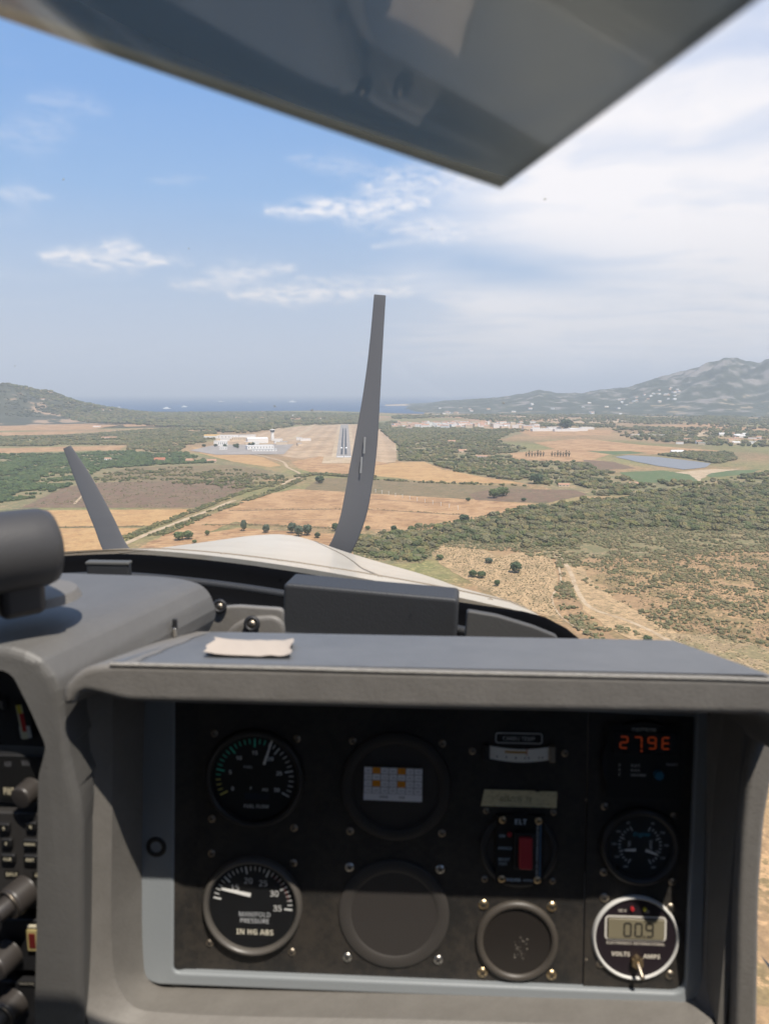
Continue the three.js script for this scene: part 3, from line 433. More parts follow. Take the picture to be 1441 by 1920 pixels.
house('office_block', 'small white block beside the square office block', [-554.1,-2521.5], 26, 16, 9, { yaw: 0.1, flat: true, roof: roofW, cat: 'building', windows: 4 });
house('office_block', 'cream block behind the airport office', [-597.1,-3001], 50, 26, 14, { yaw: 0.1, flat: true, wall: wallC, roof: roofW, cat: 'building', windows: 6 });
house('depot', 'grey depot roof at the far side of the terminal', [-604.4,-3216.4], 80, 34, 10, { yaw: 0.15, flat: true, roof: wallG, cat: 'depot' });
{
  const p = [-457.4,-3001], g = group('control_tower', 'white airport control tower with a dark glass cab', 'tower', null, null, [p[0], 0.1, p[1]]); g.scale.setScalar(1.55);
  mesh('shaft', new THREE.CylinderGeometry(4, 4.6, 22, 12), wallW, g, [0, 11, 0]); mesh('cab', new THREE.CylinderGeometry(6.6, 5.2, 5, 12), glassD, g, [0, 25, 0]); mesh('roof', new THREE.CylinderGeometry(6.4, 7.2, 1.4, 12), roofW, g, [0, 28.3, 0]); mesh('antenna', new THREE.CylinderGeometry(0.3, 0.5, 8, 6), wallW, g, [0, 33, 0]);
}
seed = 777;
for (let k = 0; k < 14; k++) { const a = [-594.8,-2812.5], q = [a[0] + rr(-130, 420) * 0.8, a[1] + rr(-230, 130)]; house('airport_block', `${k % 2 ? 'small white' : 'small cream'} airport outbuilding near the terminal`, q, rr(14, 44), rr(10, 20), rr(5, 12), { yaw: rr(-0.2, 0.5), flat: true, wall: k % 2 ? wallW : wallC, roof: rnd() < 0.75 ? roofW : wallG, grp: k % 2 ? 'white airport outbuildings' : 'cream airport outbuildings', cat: 'building' }); }
seed = 4242;
for (let k = 0; k < 12; k++) { const p = [-540.7,-2646]; tree('airport_tree', 'dark round tree among the airport offices', [p[0] + rr(-120, 60), p[1] + rr(-90, 80)], rr(5, 8.5), 1.2, 'trees among the airport offices', 'oak', 1); }
for (let k = 0; k < 120; k++) { // the town strip
  const x = lerp(738, 1010, Math.pow(rnd(), 0.9)), y = rr(791, 801.5), n = nearTown(x, y), w = rr(16, 52), f = rnd() < 0.55, wm = rnd() < 0.75 ? wallW : wallC, rm = f ? (rnd() < 0.8 ? roofW : wallG) : roofP, lab = `${w > 40 ? 'long' : w > 27 ? 'broad' : 'narrow'} ${wm === wallW ? 'white' : 'cream'} town building with a ${f ? (rm === roofW ? 'flat white' : 'flat grey') : 'tiled'} roof beyond the wood`;
  house('town_building', lab, n, w, rr(14, 28), rr(10, 23), { yaw: rr(-0.5, 0.5), flat: f, rise: rr(3, 5), wall: wm, roof: rm, grp: lab.replace('building', 'buildings'), cat: 'building' });
}
function nearTown(x, y) { const d = EYE * 1371 / ((y - 735) * 1.027), a = Math.atan2((x - 720.5) / 1371, 1.013); return [Math.sin(a) * d, -Math.cos(a) * d]; }
for (const [x, y, w, h] of [[1018, 803, 110, 12], [1040, 800, 70, 12], [1062, 803, 120, 11], [1085, 802, 95, 13], [1102, 799, 70, 10]]) house('factory', 'long white factory shed at the end of the town', nearTown(x, y), w, 40, h, { flat: true, roof: roofW, yaw: 0.05, grp: 'factory sheds at the end of the town', cat: 'factory' });
for (const x of [1194, 1206, 1219, 1233, 1246]) house('villa', 'pale villa in the row beyond the green strip', nearTown(x, 810), 40, 18, 9, { wall: wallC, roof: roofW, flat: true, yaw: 0.05, grp: 'row of villas beyond the green strip' });
for (let k = 0; k < 18; k++) house('villa', `small ${k % 2 ? 'cream' : 'white'} villa with a ${k % 3 === 0 ? 'flat' : 'pitched'} ${k % 4 < 2 ? 'tiled' : 'white'} roof in the far scrub`, nearTown(rr(1275, 1440), rr(800, 826)), rr(18, 40), 14, rr(6, 10), { wall: k % 2 ? wallC : wallW, roof: k % 4 < 2 ? roofP : roofW, flat: k % 3 === 0, rise: 4, yaw: rr(-0.5, 0.5), grp: `${k % 2 ? 'cream' : 'white'} ${k % 3 === 0 ? 'flat' : 'pitched'} ${k % 4 < 2 ? 'tiled' : 'white roofed'} villas in the far scrub` });
for (let k = 0; k < 56; k++) { const a = (k < 34 ? rr(17.6, 21.8) : rr(4, 19)) * Math.PI / 180, d = k < 34 ? rr(7600, 8300) : rr(6300, 7900), p = [Math.sin(a) * d, -Math.cos(a) * d]; const hw = rnd() < 0.6 ? 'white' : 'cream', hf = rnd() < 0.5, hl = `${hw} ${hf ? 'flat roofed' : 'gabled'} house ${k < 34 ? 'of the village on the mountain slope' : 'standing alone at the foot of the mountain'}`; house('hillside_house', hl, p, rr(20, 46), rr(14, 24), rr(9, 16), { yaw: rr(-0.6, 0.6), flat: hf, rise: 5, wall: hw === 'white' ? wallW : wallC, roof: rnd() < 0.6 ? roofW : roofP, hill: true, grp: hl.replace('house', 'houses') }); }
for (let k = 0; k < 10; k++) house('coast_villa', 'white villa in the far wood by the coast', nearTown(rr(430, 640), rr(776, 788)), rr(20, 40), 18, 9, { wall: wallW, roof: rnd() < 0.5 ? roofP : roofW, flat: rnd() < 0.5, rise: 4, yaw: rr(-0.5, 0.5), grp: 'villas in the far wood' });
for (const [x, y, w] of [[178, 793, 40], [190, 780, 26], [200, 814, 60], [80, 744, 30]]) house('hill_farm', 'pale farm at the foot of the scrubby hill', nearTown(x, Math.max(y, 780)), w, 16, 7, { wall: wallW, roof: roofP, rise: 4, yaw: 0.2, hill: true, grp: 'farms at the foot of the hill' });
for (let k = 0; k < 13; k++) { // approach light masts
  const a = [-30.4,-1447.8], b = [123.2,-1213], t = k / 12, p = [lerp(a[0], b[0], t), lerp(a[1], b[1], t)], g = group('approach_mast', 'slim white mast in the row across the olive brown meadow', 'mast', 'white masts across the meadow', null, [p[0], 0.3, p[1]]);
  mesh('pole', new THREE.CylinderGeometry(0.28, 0.36, 6.5, 6), paint, g, [0, 3.25, 0]); mesh('crossbar', new THREE.BoxGeometry(2.2, 0.35, 0.35), paint, g, [0, 6.4, 0]);
}
function yacht(label, x, y, L, yaw) {
  const d = EYE * 1371 / ((y - 735) * 1.027), a = Math.atan2((x - 720.5) / 1371, 1.013), g = group('yacht', label, 'yacht', null, null, [Math.sin(a) * d, 3.3, -Math.cos(a) * d], [0, yaw, 0]);
  const s = new THREE.Shape(); s.moveTo(-L / 2, 0); s.lineTo(L * 0.36, 0); s.lineTo(L / 2, L * 0.1); s.lineTo(-L / 2, L * 0.08); s.closePath();
  const hg = new THREE.ExtrudeGeometry(s, { depth: L * 0.17, bevelEnabled: false }); hg.translate(0, 0, -L * 0.085); mesh('hull', hg, paint, g);
  mesh('deckhouse', new RoundedBoxGeometry(L * 0.55, L * 0.07, L * 0.13, 2, L * 0.02), paint, g, [-L * 0.08, L * 0.12, 0]); mesh('bridge', new RoundedBoxGeometry(L * 0.3, L * 0.06, L * 0.1, 2, L * 0.02), paint, g, [-L * 0.06, L * 0.18, 0]);
  mesh('mast', new THREE.CylinderGeometry(L * 0.008, L * 0.012, L * 0.22, 6), paint, g, [-L * 0.06, L * 0.3, 0]);
}
yacht('large white motor yacht with a tall mast at anchor off the hill', 312, 764, 95, 0.1); yacht('smaller white yacht beside the large motor yacht', 345, 761, 80, 0.3); yacht('tiny white yacht near the end of the hill', 223, 761, 60, -0.2); yacht('faint white ship far out in the haze', 414, 752, 110, 0.1); yacht('white ship on the horizon side of the bay', 468, 752.5, 80, 0);
yacht('pale ship furthest out before the runway', 548, 753, 150, 0.05);

// ------------------------------------------------------------------ the aeroplane: right-hand seat, axes x right, y up, z aft from the eye
const deg = Math.PI / 180;
const AIR = new THREE.Matrix4().makeTranslation(0, EYE, 0).multiply(new THREE.Matrix4().makeRotationY(-2.5 * deg)).multiply(new THREE.Matrix4().makeRotationZ(-0.25 * deg));
const PANEL = AIR.clone().multiply(new THREE.Matrix4().makeRotationX(-7 * deg)).multiply(new THREE.Matrix4().makeTranslation(0, 0, -0.58));
const grainTex = dataTex(512, (x, y, i) => { const v = 0.55 * N3[i] + 0.45 * N2[(i * 7 + 13) % (512 * 512)]; return [v, v, v]; });
const fineGrain = dataTex(512, (x, y, i) => [N3[i], N3[i], N3[i]]);
const rep = (t, r) => { const c = t.clone(); c.repeat.set(r, r); c.needsUpdate = true; return c; };
const wearTex = (a, b, amt = 0.5, n = N1) => dataTex(512, (x, y, i) => { const k = sstep(0.5 - amt, 0.5 + amt, 0.6 * n[i] + 0.4 * N3[i]); return [0, 1, 2].map((q) => toS(lerp(a[q], b[q], k))); }, true);
const P = {
  plastic: mat([1, 1, 1], 0.6, { map: rep(wearTex([0.158, 0.147, 0.132], [0.188, 0.176, 0.159], 0.3), 7), bumpMap: rep(fineGrain, 14), bumpScale: 0.00022 }),
  shield: mat([1, 1, 1], 0.52, { map: rep(wearTex([0.104, 0.100, 0.094], [0.117, 0.113, 0.106], 0.3), 7), bumpMap: rep(fineGrain, 14), bumpScale: 0.00018 }),
  hoodTop: mat([1, 1, 1], 0.5, { map: rep(wearTex([0.112, 0.115, 0.119], [0.138, 0.14, 0.143], 0.3), 5), bumpMap: rep(grainTex, 10), bumpScale: 0.0003 }),
  dark: mat([0.035, 0.036, 0.038], 0.55, { bumpMap: rep(grainTex, 8), bumpScale: 0.0003 }),
  black: mat([0.012, 0.012, 0.013], 0.5), rubber: mat([0.004, 0.004, 0.0045], 0.95, { specularIntensity: 0.15 }),
  panel: mat([1, 1, 1], 0.6, { map: rep(wearTex([0.014, 0.013, 0.012], [0.036, 0.030, 0.024], 0.22), 4.5), bumpMap: rep(fineGrain, 12), bumpScale: 0.0002 }),
  frame: mat([0.222, 0.24, 0.252], 0.4, { bumpMap: rep(fineGrain, 14), bumpScale: 0.0001 }),
  bezel: mat([0.028, 0.026, 0.025], 0.42), disc: mat([0.036, 0.031, 0.028], 0.55, { bumpMap: rep(fineGrain, 8), bumpScale: 0.0002 }),
  steel: mat([0.55, 0.52, 0.47], 0.3, { metalness: 1 }), brass: mat([0.62, 0.47, 0.28], 0.33, { metalness: 1 }), oldSteel: mat([0.34, 0.29, 0.23], 0.42, { metalness: 1 }),
  slot: mat([0.01, 0.01, 0.01], 0.8), knob: mat([0.04, 0.035, 0.032], 0.4), cream: mat([0.62, 0.56, 0.42], 0.7), white: mat([0.8, 0.79, 0.76], 0.6), red: mat([0.42, 0.025, 0.03], 0.45),
  cowl: new THREE.MeshPhysicalMaterial({ color: lin(1, 1, 1), map: rep(wearTex([0.64, 0.58, 0.475], [0.57, 0.505, 0.405], 0.3), 1.3), roughness: 0.38, clearcoat: 0.4, clearcoatRoughness: 0.15, side: THREE.DoubleSide }),
  seam: mat([0.24, 0.20, 0.15], 0.8), blade: mat([0.10, 0.10, 0.105], 0.55), bladeMark: mat([0.22, 0.22, 0.215], 0.6),
  glass: new THREE.MeshPhysicalMaterial({ color: 0xffffff, transmission: 1, thickness: 0, roughness: 0.0, ior: 1.45, specularIntensity: 1, side: THREE.DoubleSide }),
  smoke: new THREE.MeshPhysicalMaterial({ color: lin(0.215, 0.225, 0.205), transmission: 0.5, thickness: 0, roughness: 0.05, ior: 1.8, side: THREE.DoubleSide }),
  acrylicEdge: new THREE.MeshPhysicalMaterial({ color: lin(0.92, 0.91, 0.88), transmission: 0.8, thickness: 0, roughness: 0.7, side: THREE.DoubleSide }),
  paper: mat([0.46, 0.385, 0.31], 0.9), tape: mat([0.50, 0.44, 0.29], 0.8),
};
const V3 = (a) => new THREE.Vector3(...a);
function uvPlane(g, f) { const p = g.attributes.position, u = new Float32Array(p.count * 2); for (let i = 0; i < p.count; i++) { const q = f(p.getX(i), p.getY(i), p.getZ(i)); u[2 * i] = q[0]; u[2 * i + 1] = q[1]; } g.setAttribute('uv', new THREE.BufferAttribute(u, 2)); return g; }
function grid(rows, closed) { // loft through rows of points
  const n = rows[0].length, pos = rows.flat(2), uv = [], idx = []; let u = 0;
  rows.forEach((r, j) => { if (j) u += Math.hypot(...r[n >> 1].map((v, q) => v - rows[j - 1][n >> 1][q])); let s = 0; r.forEach((p, i) => { if (i) s += Math.hypot(...p.map((v, q) => v - r[i - 1][q])); uv.push(s, u); }); });
  for (let j = 0; j < rows.length - 1; j++) for (let i = 0; i < n - 1; i++) { const a = j * n + i, b = a + n; idx.push(a, a + 1, b, b, a + 1, b + 1); }
  const g = new THREE.BufferGeometry(); g.setAttribute('position', new THREE.Float32BufferAttribute(pos, 3)); g.setAttribute('uv', new THREE.Float32BufferAttribute(uv, 2)); g.setIndex(idx); g.computeVertexNormals(); return g;
}
const smooth2 = (pts, r) => { // round the corners of a closed outline
  const s = new THREE.Shape(), n = pts.length;
  pts.forEach((p, i) => { const a = pts[(i + n - 1) % n], b = pts[(i + 1) % n], q = p[2] ?? r, la = Math.hypot(a[0] - p[0], a[1] - p[1]), lb = Math.hypot(b[0] - p[0], b[1] - p[1]), k = Math.min(q, la * 0.48, lb * 0.48), s0 = [p[0] + (a[0] - p[0]) / la * k, p[1] + (a[1] - p[1]) / la * k], s1 = [p[0] + (b[0] - p[0]) / lb * k, p[1] + (b[1] - p[1]) / lb * k]; i ? s.lineTo(...s0) : s.moveTo(...s0); s.quadraticCurveTo(p[0], p[1], ...s1); });
  s.closePath(); return s;
};
const ext = (shape, depth, bevel = 0.002, seg = 3) => new THREE.ExtrudeGeometry(shape, { depth: depth - 2 * bevel, bevelEnabled: bevel > 0, bevelSize: bevel, bevelThickness: bevel, bevelOffset: -bevel, bevelSegments: seg, curveSegments: 14 }).translate(0, 0, bevel);
const xy = (a) => [a[0], a[1]];

// engine cowling
const XC = -0.41;
const cowlW = (z) => lerp(lerp(0.60, 0.50, sstep(0.8, 1.55, z)), 0.16, Math.pow(sstep(1.35, 2.35, z), 1.1));
const cowlP = (s, z) => { const k = Math.abs(s), e = Math.max(0, k - 0.9); return [XC + s * cowlW(z), -0.047 - 0.175 * z - 0.012 * Math.sin(Math.PI * clamp(z - 1)) - 0.072 * Math.pow(k, lerp(1.5, 2, sstep(1.2, 2, z))) - 2.2 * e * e, -z]; };
const zBase = (s) => 1.0 - 0.2 * s * s;
{
  const g = group('engine_cowling', 'cream painted engine cowling ahead of the windscreen', 'cowling', null, AIR);
  const rows = []; for (let j = 0; j <= 40; j++) { const r = []; for (let i = 0; i <= 80; i++) { const s = -1.35 + 2.7 * i / 80, z = lerp(zBase(clamp(s, -1.1, 1.1)), 2.1, j / 40); r.push(cowlP(s, z)); } rows.push(r); }
  const last = rows[40]; for (let k = 1; k <= 6; k++) rows.push(last.map((p) => [lerp(p[0], XC, 0.07 * k * k / 6), p[1] - 0.004 * k * k, p[2] - 0.018 * k + 0.001 * k * k]));
  mesh('skin', grid(rows), P.cowl, g);
  const line = (f, r, n = 40) => new THREE.TubeGeometry(new THREE.CatmullRomCurve3(Array.from({ length: n + 1 }, (_, i) => V3(f(i / n)))), n * 2, r, 5);
  mesh('seam', line((t) => { const s = lerp(-1, 0.98, t), z = zBase(s) + 0.12, p = cowlP(s, z); p[1] += 0.0004; return p; }, 0.0016), P.seam, g);
  mesh('seam', line((t) => { const p = cowlP(lerp(0.62, 0.5, t), lerp(zBase(0.62) + 0.13, 2.05, t)); p[1] += 0.0002; return p; }, 0.0016), P.seam, g);
  mesh('seam', line((t) => { const p = cowlP(lerp(-0.62, -0.5, t), lerp(zBase(0.62) + 0.13, 2.05, t)); p[1] += 0.0002; return p; }, 0.0016), P.seam, g);
  const rv = new THREE.SphereGeometry(0.004, 8, 5); rv.scale(1, 0.4, 1);
  for (const [s, dz] of [[0.5, 0.1], [0.62, 0.09], [0.74, 0.085], [0.86, 0.08], [0.36, 0.1], [0.2, 0.1], [0.0, 0.1], [-0.2, 0.1]]) { const p = cowlP(s, zBase(s) + dz); mesh('rivet', rv, P.seam, g, p); }
}
// propeller: hub hidden by the cowling, blades bowed as the photograph draws them
{
  const c = [-0.4616,-0.6266,-2.24], g = group('propeller', 'dark grey propeller with an upright blade and a curved side blade', 'propeller', null, AIR, c);
  const rel = (p) => p.map((v, q) => v - c[q]);
  function blade(line, width, th = 0.012) {
    const cv = new THREE.CatmullRomCurve3(line.map((p) => V3(rel(p))), false, 'centripetal'), n = 44, rows = [];
    for (let i = 0; i <= n; i++) { const t = i / n, p = cv.getPointAt(t), tan = cv.getTangentAt(t), side = new THREE.Vector3(-tan.y, tan.x, 0).normalize(), f = t * (width.length - 1), k = Math.min(width.length - 2, Math.floor(f)), w = lerp(width[k], width[k + 1], f - k), tw = lerp(0.5, 0.12, t), r = [];
      for (let q = 0; q <= 16; q++) { const a = q / 16 * Math.PI * 2, x = Math.cos(a) * w / 2, y = Math.sin(a) * th / 2 * (1 - 0.6 * t); r.push([p.x + side.x * x, p.y + side.y * x, p.z + y + x * tw]); } rows.push(r); }
    const e = rows[n], m = e.reduce((a, b) => a.map((v, q) => v + b[q] / e.length), [0, 0, 0]); rows.push(e.map(() => m)); return grid(rows);
  }
  const b1 = mesh('blade', blade([[-0.4616,-0.6266,-2.24], [-0.3414,-0.5793,-2.24], [-0.2476,-0.5054,-2.24], [-0.2019,-0.411,-2.24], [-0.1684,-0.2517,-2.24], [-0.1438,-0.072,-2.24], [-0.1263,0.103,-2.24], [-0.1125,0.2842,-2.24]], [0.05, 0.066, 0.07, 0.074, 0.079, 0.077, 0.068, 0.054, 0.044, 0.038, 0.035]), P.blade, g);
  mesh('blade', blade([[-0.4616,-0.6266,-2.24], [-0.6078,-0.636,-2.24], [-0.814,-0.6095,-2.24], [-0.9375,-0.5186,-2.24], [-0.9878,-0.4035,-2.24], [-1.0371,-0.285,-2.24], [-1.0878,-0.1732,-2.24]], [0.05, 0.06, 0.066, 0.07, 0.072, 0.07, 0.062, 0.05, 0.026]), P.blade, g);
  mesh('blade', blade([[-0.4616,-0.6266,-2.24], [-0.3699,-0.7879,-2.24], [-0.2337,-1.0765,-2.24], [-0.0924,-1.4529,-2.24]], [0.05, 0.08, 0.08, 0.06]), P.blade, g);
  mesh('spinner', new THREE.LatheGeometry([[0.001, 0.26], [0.05, 0.24], [0.1, 0.17], [0.125, 0.08], [0.13, 0], [0.001, 0]].map((q) => new THREE.Vector2(...q)), 28).rotateX(-Math.PI / 2), P.cowl, g);
  const mark = new RoundedBoxGeometry(0.006, 0.05, 0.003, 2, 0.001);
  mesh('placard', mark, P.bladeMark, b1, rel([-0.1574,-0.1601,-2.225]), [0, 0, -0.06]); mesh('placard', mark, P.bladeMark, b1, rel([-0.1672,-0.2205,-2.225]), [0, 0, -0.08]);
}
// windscreen and its black seal
{
  const base = (s) => cowlP(s, zBase(s) - 0.004), N = 60, S = (i) => lerp(-1.12, 1.12, i / N);
  const f = group('windscreen_seal', 'black rubber windscreen seal along the rear edge of the cowling', 'seal', null, AIR);
  const rows = []; for (const [dy, dz] of [[-0.006, 0.002], [-0.006, 0.012], [-0.012, 0.022], [-0.026, 0.03], [-0.028, 0.05], [-0.036, 0.055], [-0.04, 0.075]]) rows.push(Array.from({ length: N + 1 }, (_, i) => { const p = base(S(i)); return [p[0], p[1] + dy + 0.011 * sstep(0.72, 1.0, Math.abs(S(i))), p[2] + dz]; }));
  mesh('seal', grid(rows), P.rubber, f);
  mesh('bead', new THREE.TubeGeometry(new THREE.CatmullRomCurve3(Array.from({ length: N + 1 }, (_, i) => { const p = base(S(i)); return new THREE.Vector3(p[0], p[1] - 0.027, p[2] + 0.045); })), 120, 0.006, 8), P.dark, f);
  const w = group('windscreen', 'clear curved windscreen sloping back over the dashboard', 'windscreen', null, AIR);
  const gr = []; for (let j = 0; j <= 24; j++) { const t = j / 24; gr.push(Array.from({ length: N + 1 }, (_, i) => { const s = S(i), b = base(s), top = [XC + s * 0.52, 0.40 - 0.10 * s * s, -0.46 + 0.16 * s * s]; const bow = 0.09 * Math.sin(Math.PI * t); return [lerp(b[0], top[0], t) + s * bow * 0.4, lerp(b[1], top[1], t) + bow, lerp(b[2], top[2], t) - bow * 0.4]; })); }
  mesh('pane', grid(gr), P.glass, w);
  seed = 31; const dried = mat([0.30, 0.29, 0.26], 0.9);
  for (let k = 0; k < 16; k++) { const j = 4 + Math.floor(rnd() * 15), i = 22 + Math.floor(rnd() * 33), p = gr[j][i], q = gr[j + 1][i], r = rr(0.0006, 0.0017); const m = mesh('insect_mark', new THREE.SphereGeometry(r, 7, 5), dried, w, [p[0], p[1] - 0.0005, p[2] + 0.0012]); m.scale.set(rr(0.7, 1.6), rr(0.5, 1.2), 0.3); m.rotation.set(-Math.atan2(q[2] - p[2], q[1] - p[1]), 0, rr(0, 3)); }
  const d = group('dash_rear_wall', 'dark curved wall under the windscreen behind the hood', 'panel', null, AIR);
  const wr = []; for (let j = 0; j <= 4; j++) wr.push(Array.from({ length: N + 1 }, (_, i) => { const p = base(S(i)), t = j / 4; return [p[0] - S(i) * 0.04 * t, p[1] - 0.04 - 0.13 * t, p[2] + 0.075 + 0.03 * t]; }));
  mesh('wall_panel', grid(wr), mat([0.014, 0.014, 0.015], 0.85, { specularIntensity: 0.4 }), d);
  const deck = []; for (let j = 0; j <= 4; j++) deck.push(Array.from({ length: N + 1 }, (_, i) => { const p = base(S(i)), t = j / 4; return [lerp(p[0] - S(i) * 0.04, clamp(p[0], -0.8, 0.22), t), lerp(p[1] - 0.17, -0.33, t), lerp(p[2] + 0.105, -0.6, t)]; }));
  mesh('deck', grid(deck), P.dark, d);
}
// things on the deck behind the hood
function screw(name, parent, at, r, m, rot) { const s = mesh(name, new THREE.LatheGeometry([[0.0001, 0.45], [0.35, 0.42], [0.72, 0.28], [0.95, 0.08], [1, 0]].map((q) => new THREE.Vector2(q[0] * r, q[1] * r)), 14).rotateX(Math.PI / 2), m, parent, at, rot); mesh('slot', new THREE.BoxGeometry(r * 1.1, r * 0.24, r * 0.1), P.slot, s, [0, 0, r * 0.42], [0, 0, 0.6]); mesh('slot', new THREE.BoxGeometry(r * 0.24, r * 1.1, r * 0.11), P.slot, s, [0, 0, r * 0.42], [0, 0, 0.6]); return s; }
{
  const a = [-0.1433,-0.2134,-0.8], b = [0.0528,-0.2233,-0.77], c = [0.052,-0.2699,-0.76], e = [-0.1469,-0.2782,-0.79];
  const g = group('defroster_box', 'dark plastic box standing behind the hood under the windscreen', 'box', null, AIR, a);
  const w = b[0] - a[0], sh = smooth2([[0, 0, 0.006], [w, b[1] - a[1], 0.006], [c[0] - a[0], c[1] - a[1], 0.004], [e[0] - a[0], e[1] - a[1], 0.004]], 0.005), m = mesh('body', ext(sh, 0.05, 0.004), P.dark, g, [0, 0, -0.045]); m.rotation.y = -0.09;
  const fl = ext(smooth2([[-0.008, -0.056], [w * 0.42, -0.062], [w * 0.42, -0.075], [-0.008, -0.07]], 0.005), 0.02, 0.003); mesh('flange', fl, P.dark, g, [0, 0, 0.0]);
  const rp = group('side_gusset', 'grey triangular panel closing the dashboard beside the windscreen seal', 'panel', null, AIR);
  const pts = [[0.0549,-0.225,-0.75], [0.086,-0.2299,-0.745], [0.1237,-0.241,-0.735], [0.1498,-0.2514,-0.72], [0.1549,-0.2687,-0.715], [0.0521,-0.2804,-0.74]], o = pts[0];
  mesh('panel', ext(smooth2(pts.map((p) => [p[0] - o[0], p[1] - o[1]]), 0.004), 0.01, 0.002), mat([0.07, 0.067, 0.062], 0.6, { bumpMap: rep(grainTex, 8), bumpScale: 0.0003 }), rp, o);
  const br = group('mounting_plate', 'grey metal plate with two round bolts between dashboard and box', 'plate', null, AIR);
  const q = [[-0.2125,-0.198,-0.7], [-0.2012,-0.2122,-0.7], [-0.1741,-0.2095,-0.7], [-0.129,-0.212,-0.7], [-0.1299,-0.2634,-0.7], [-0.215,-0.2651,-0.7]], r0 = q[0];
  mesh('plate', ext(smooth2(q.map((p) => [p[0] - r0[0], p[1] - r0[1]]), 0.006), 0.008, 0.002), P.plastic, br, r0);
  const boss = smooth2([[-0.1947,-0.2621,-0.69], [-0.1857,-0.2331,-0.69], [-0.1667,-0.2206,-0.69], [-0.1273,-0.2166,-0.69], [-0.1281,-0.2607,-0.69]].map(xy), 0.02); mesh('boss', ext(boss, 0.01, 0.004), P.plastic, br, [0, 0, -0.698]);
  for (const [p, r] of [[[-0.1919,-0.2096,-0.69], 0.0058], [[-0.1588,-0.2248,-0.683], 0.0066]]) { const b2 = mesh('washer', new THREE.TorusGeometry(r * 0.9, r * 0.35, 8, 20), P.black, br, p, [-0.25, 0, 0]); screw('bolt', b2, [0, 0, 0.0005], r * 0.62, P.oldSteel); }
}
// glareshield hood over the right-hand panel
{
  const g = group('glareshield_hood', 'grey padded hood shading the instrument panel', 'hood', null, AIR);
  const out = [[-0.2311,-0.2043,-0.445], [-0.2303,-0.1924,-0.445], [-0.2172,-0.1782,-0.445], [-0.1976,-0.1745,-0.445], [0.0084,-0.1752,-0.445], [0.189,-0.1755,-0.445], [0.2343,-0.1763,-0.445], [0.2444,-0.1873,-0.445], [0.2463,-0.2281,-0.445]].map(xy);
  const inn = [[0.2337,-0.2285,-0.445], [0.2322,-0.2111,-0.445], [0.224,-0.2006,-0.445], [0.0088,-0.2019,-0.445], [-0.1884,-0.2014,-0.445], [-0.206,-0.1967,-0.445], [-0.2148,-0.195,-0.445], [-0.2199,-0.1981,-0.445], [-0.2239,-0.2041,-0.445]].map(xy);
  const geo = ext(smooth2([...out, ...inn], 0.012), 0.185, 0.005, 4); geo.translate(0, 0, -0.63);
  const p = geo.attributes.position; for (let i = 0; i < p.count; i++) { const d = -p.getZ(i) - 0.445, x = p.getX(i), y = p.getY(i); p.setY(i, y - 0.2167 * Math.max(0, d)); }
  geo.computeVertexNormals(); const c = mergeVertices(geo.deleteAttribute('normal') && geo, 1e-5); uvPlane(geo, (x, y, z) => [x + 0.3 * z, y + z]); geo.computeVertexNormals();
  mesh('lip', geo, P.plastic, g);
  const ck = [[0.2555,-0.22,-0.486], [0.252,-0.2616,-0.486], [0.2493,-0.2982,-0.486], [0.2506,-0.3567,-0.486], [0.2624,-0.5216,-0.486], [0.2451,-0.5225,-0.486], [0.2352,-0.3658,-0.486], [0.2334,-0.307,-0.486], [0.2337,-0.2702,-0.486], [0.2365,-0.2421,-0.486], [0.239,-0.2204,-0.486]];
  mesh('cheek', ext(smooth2(ck.map(xy), 0.01), 0.09, 0.004, 4), P.plastic, g, [0, 0, -0.576]);
  mesh('side_wall', new THREE.BoxGeometry(0.006, 0.42, 0.13), P.plastic, g, [0.236, -0.445, -0.56]);
  const fine = []; for (let j = 0; j <= 8; j++) { const z = lerp(0.4505, 0.624, j / 8), r = []; for (let k = 0; k <= 20; k++) r.push([lerp(-0.198 + 0.002 * j, 0.226, k / 20), -0.17455 - 0.2167 * (z - 0.445), -z]); fine.push(r); }
  mesh('top_skin', grid(fine), P.hoodTop, g);
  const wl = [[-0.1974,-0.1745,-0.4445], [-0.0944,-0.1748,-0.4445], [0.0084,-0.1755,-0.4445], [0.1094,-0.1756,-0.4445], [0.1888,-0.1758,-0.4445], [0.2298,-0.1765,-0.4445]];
  mesh('glint_edge', new THREE.TubeGeometry(new THREE.CatmullRomCurve3(wl.map((q) => new THREE.Vector3(q[0], q[1] - 0.0012, q[2] - 0.0012))), 160, 0.0014, 8), mat([1, 1, 1], 0.5, { map: rep(wearTex([0.22, 0.205, 0.18], [0.50, 0.47, 0.42], 0.12, N3), 3), bumpMap: rep(fineGrain, 2), bumpScale: 0.0004 }), g);  // added tube, sun glint on the lip put into its pale mottled colour
}
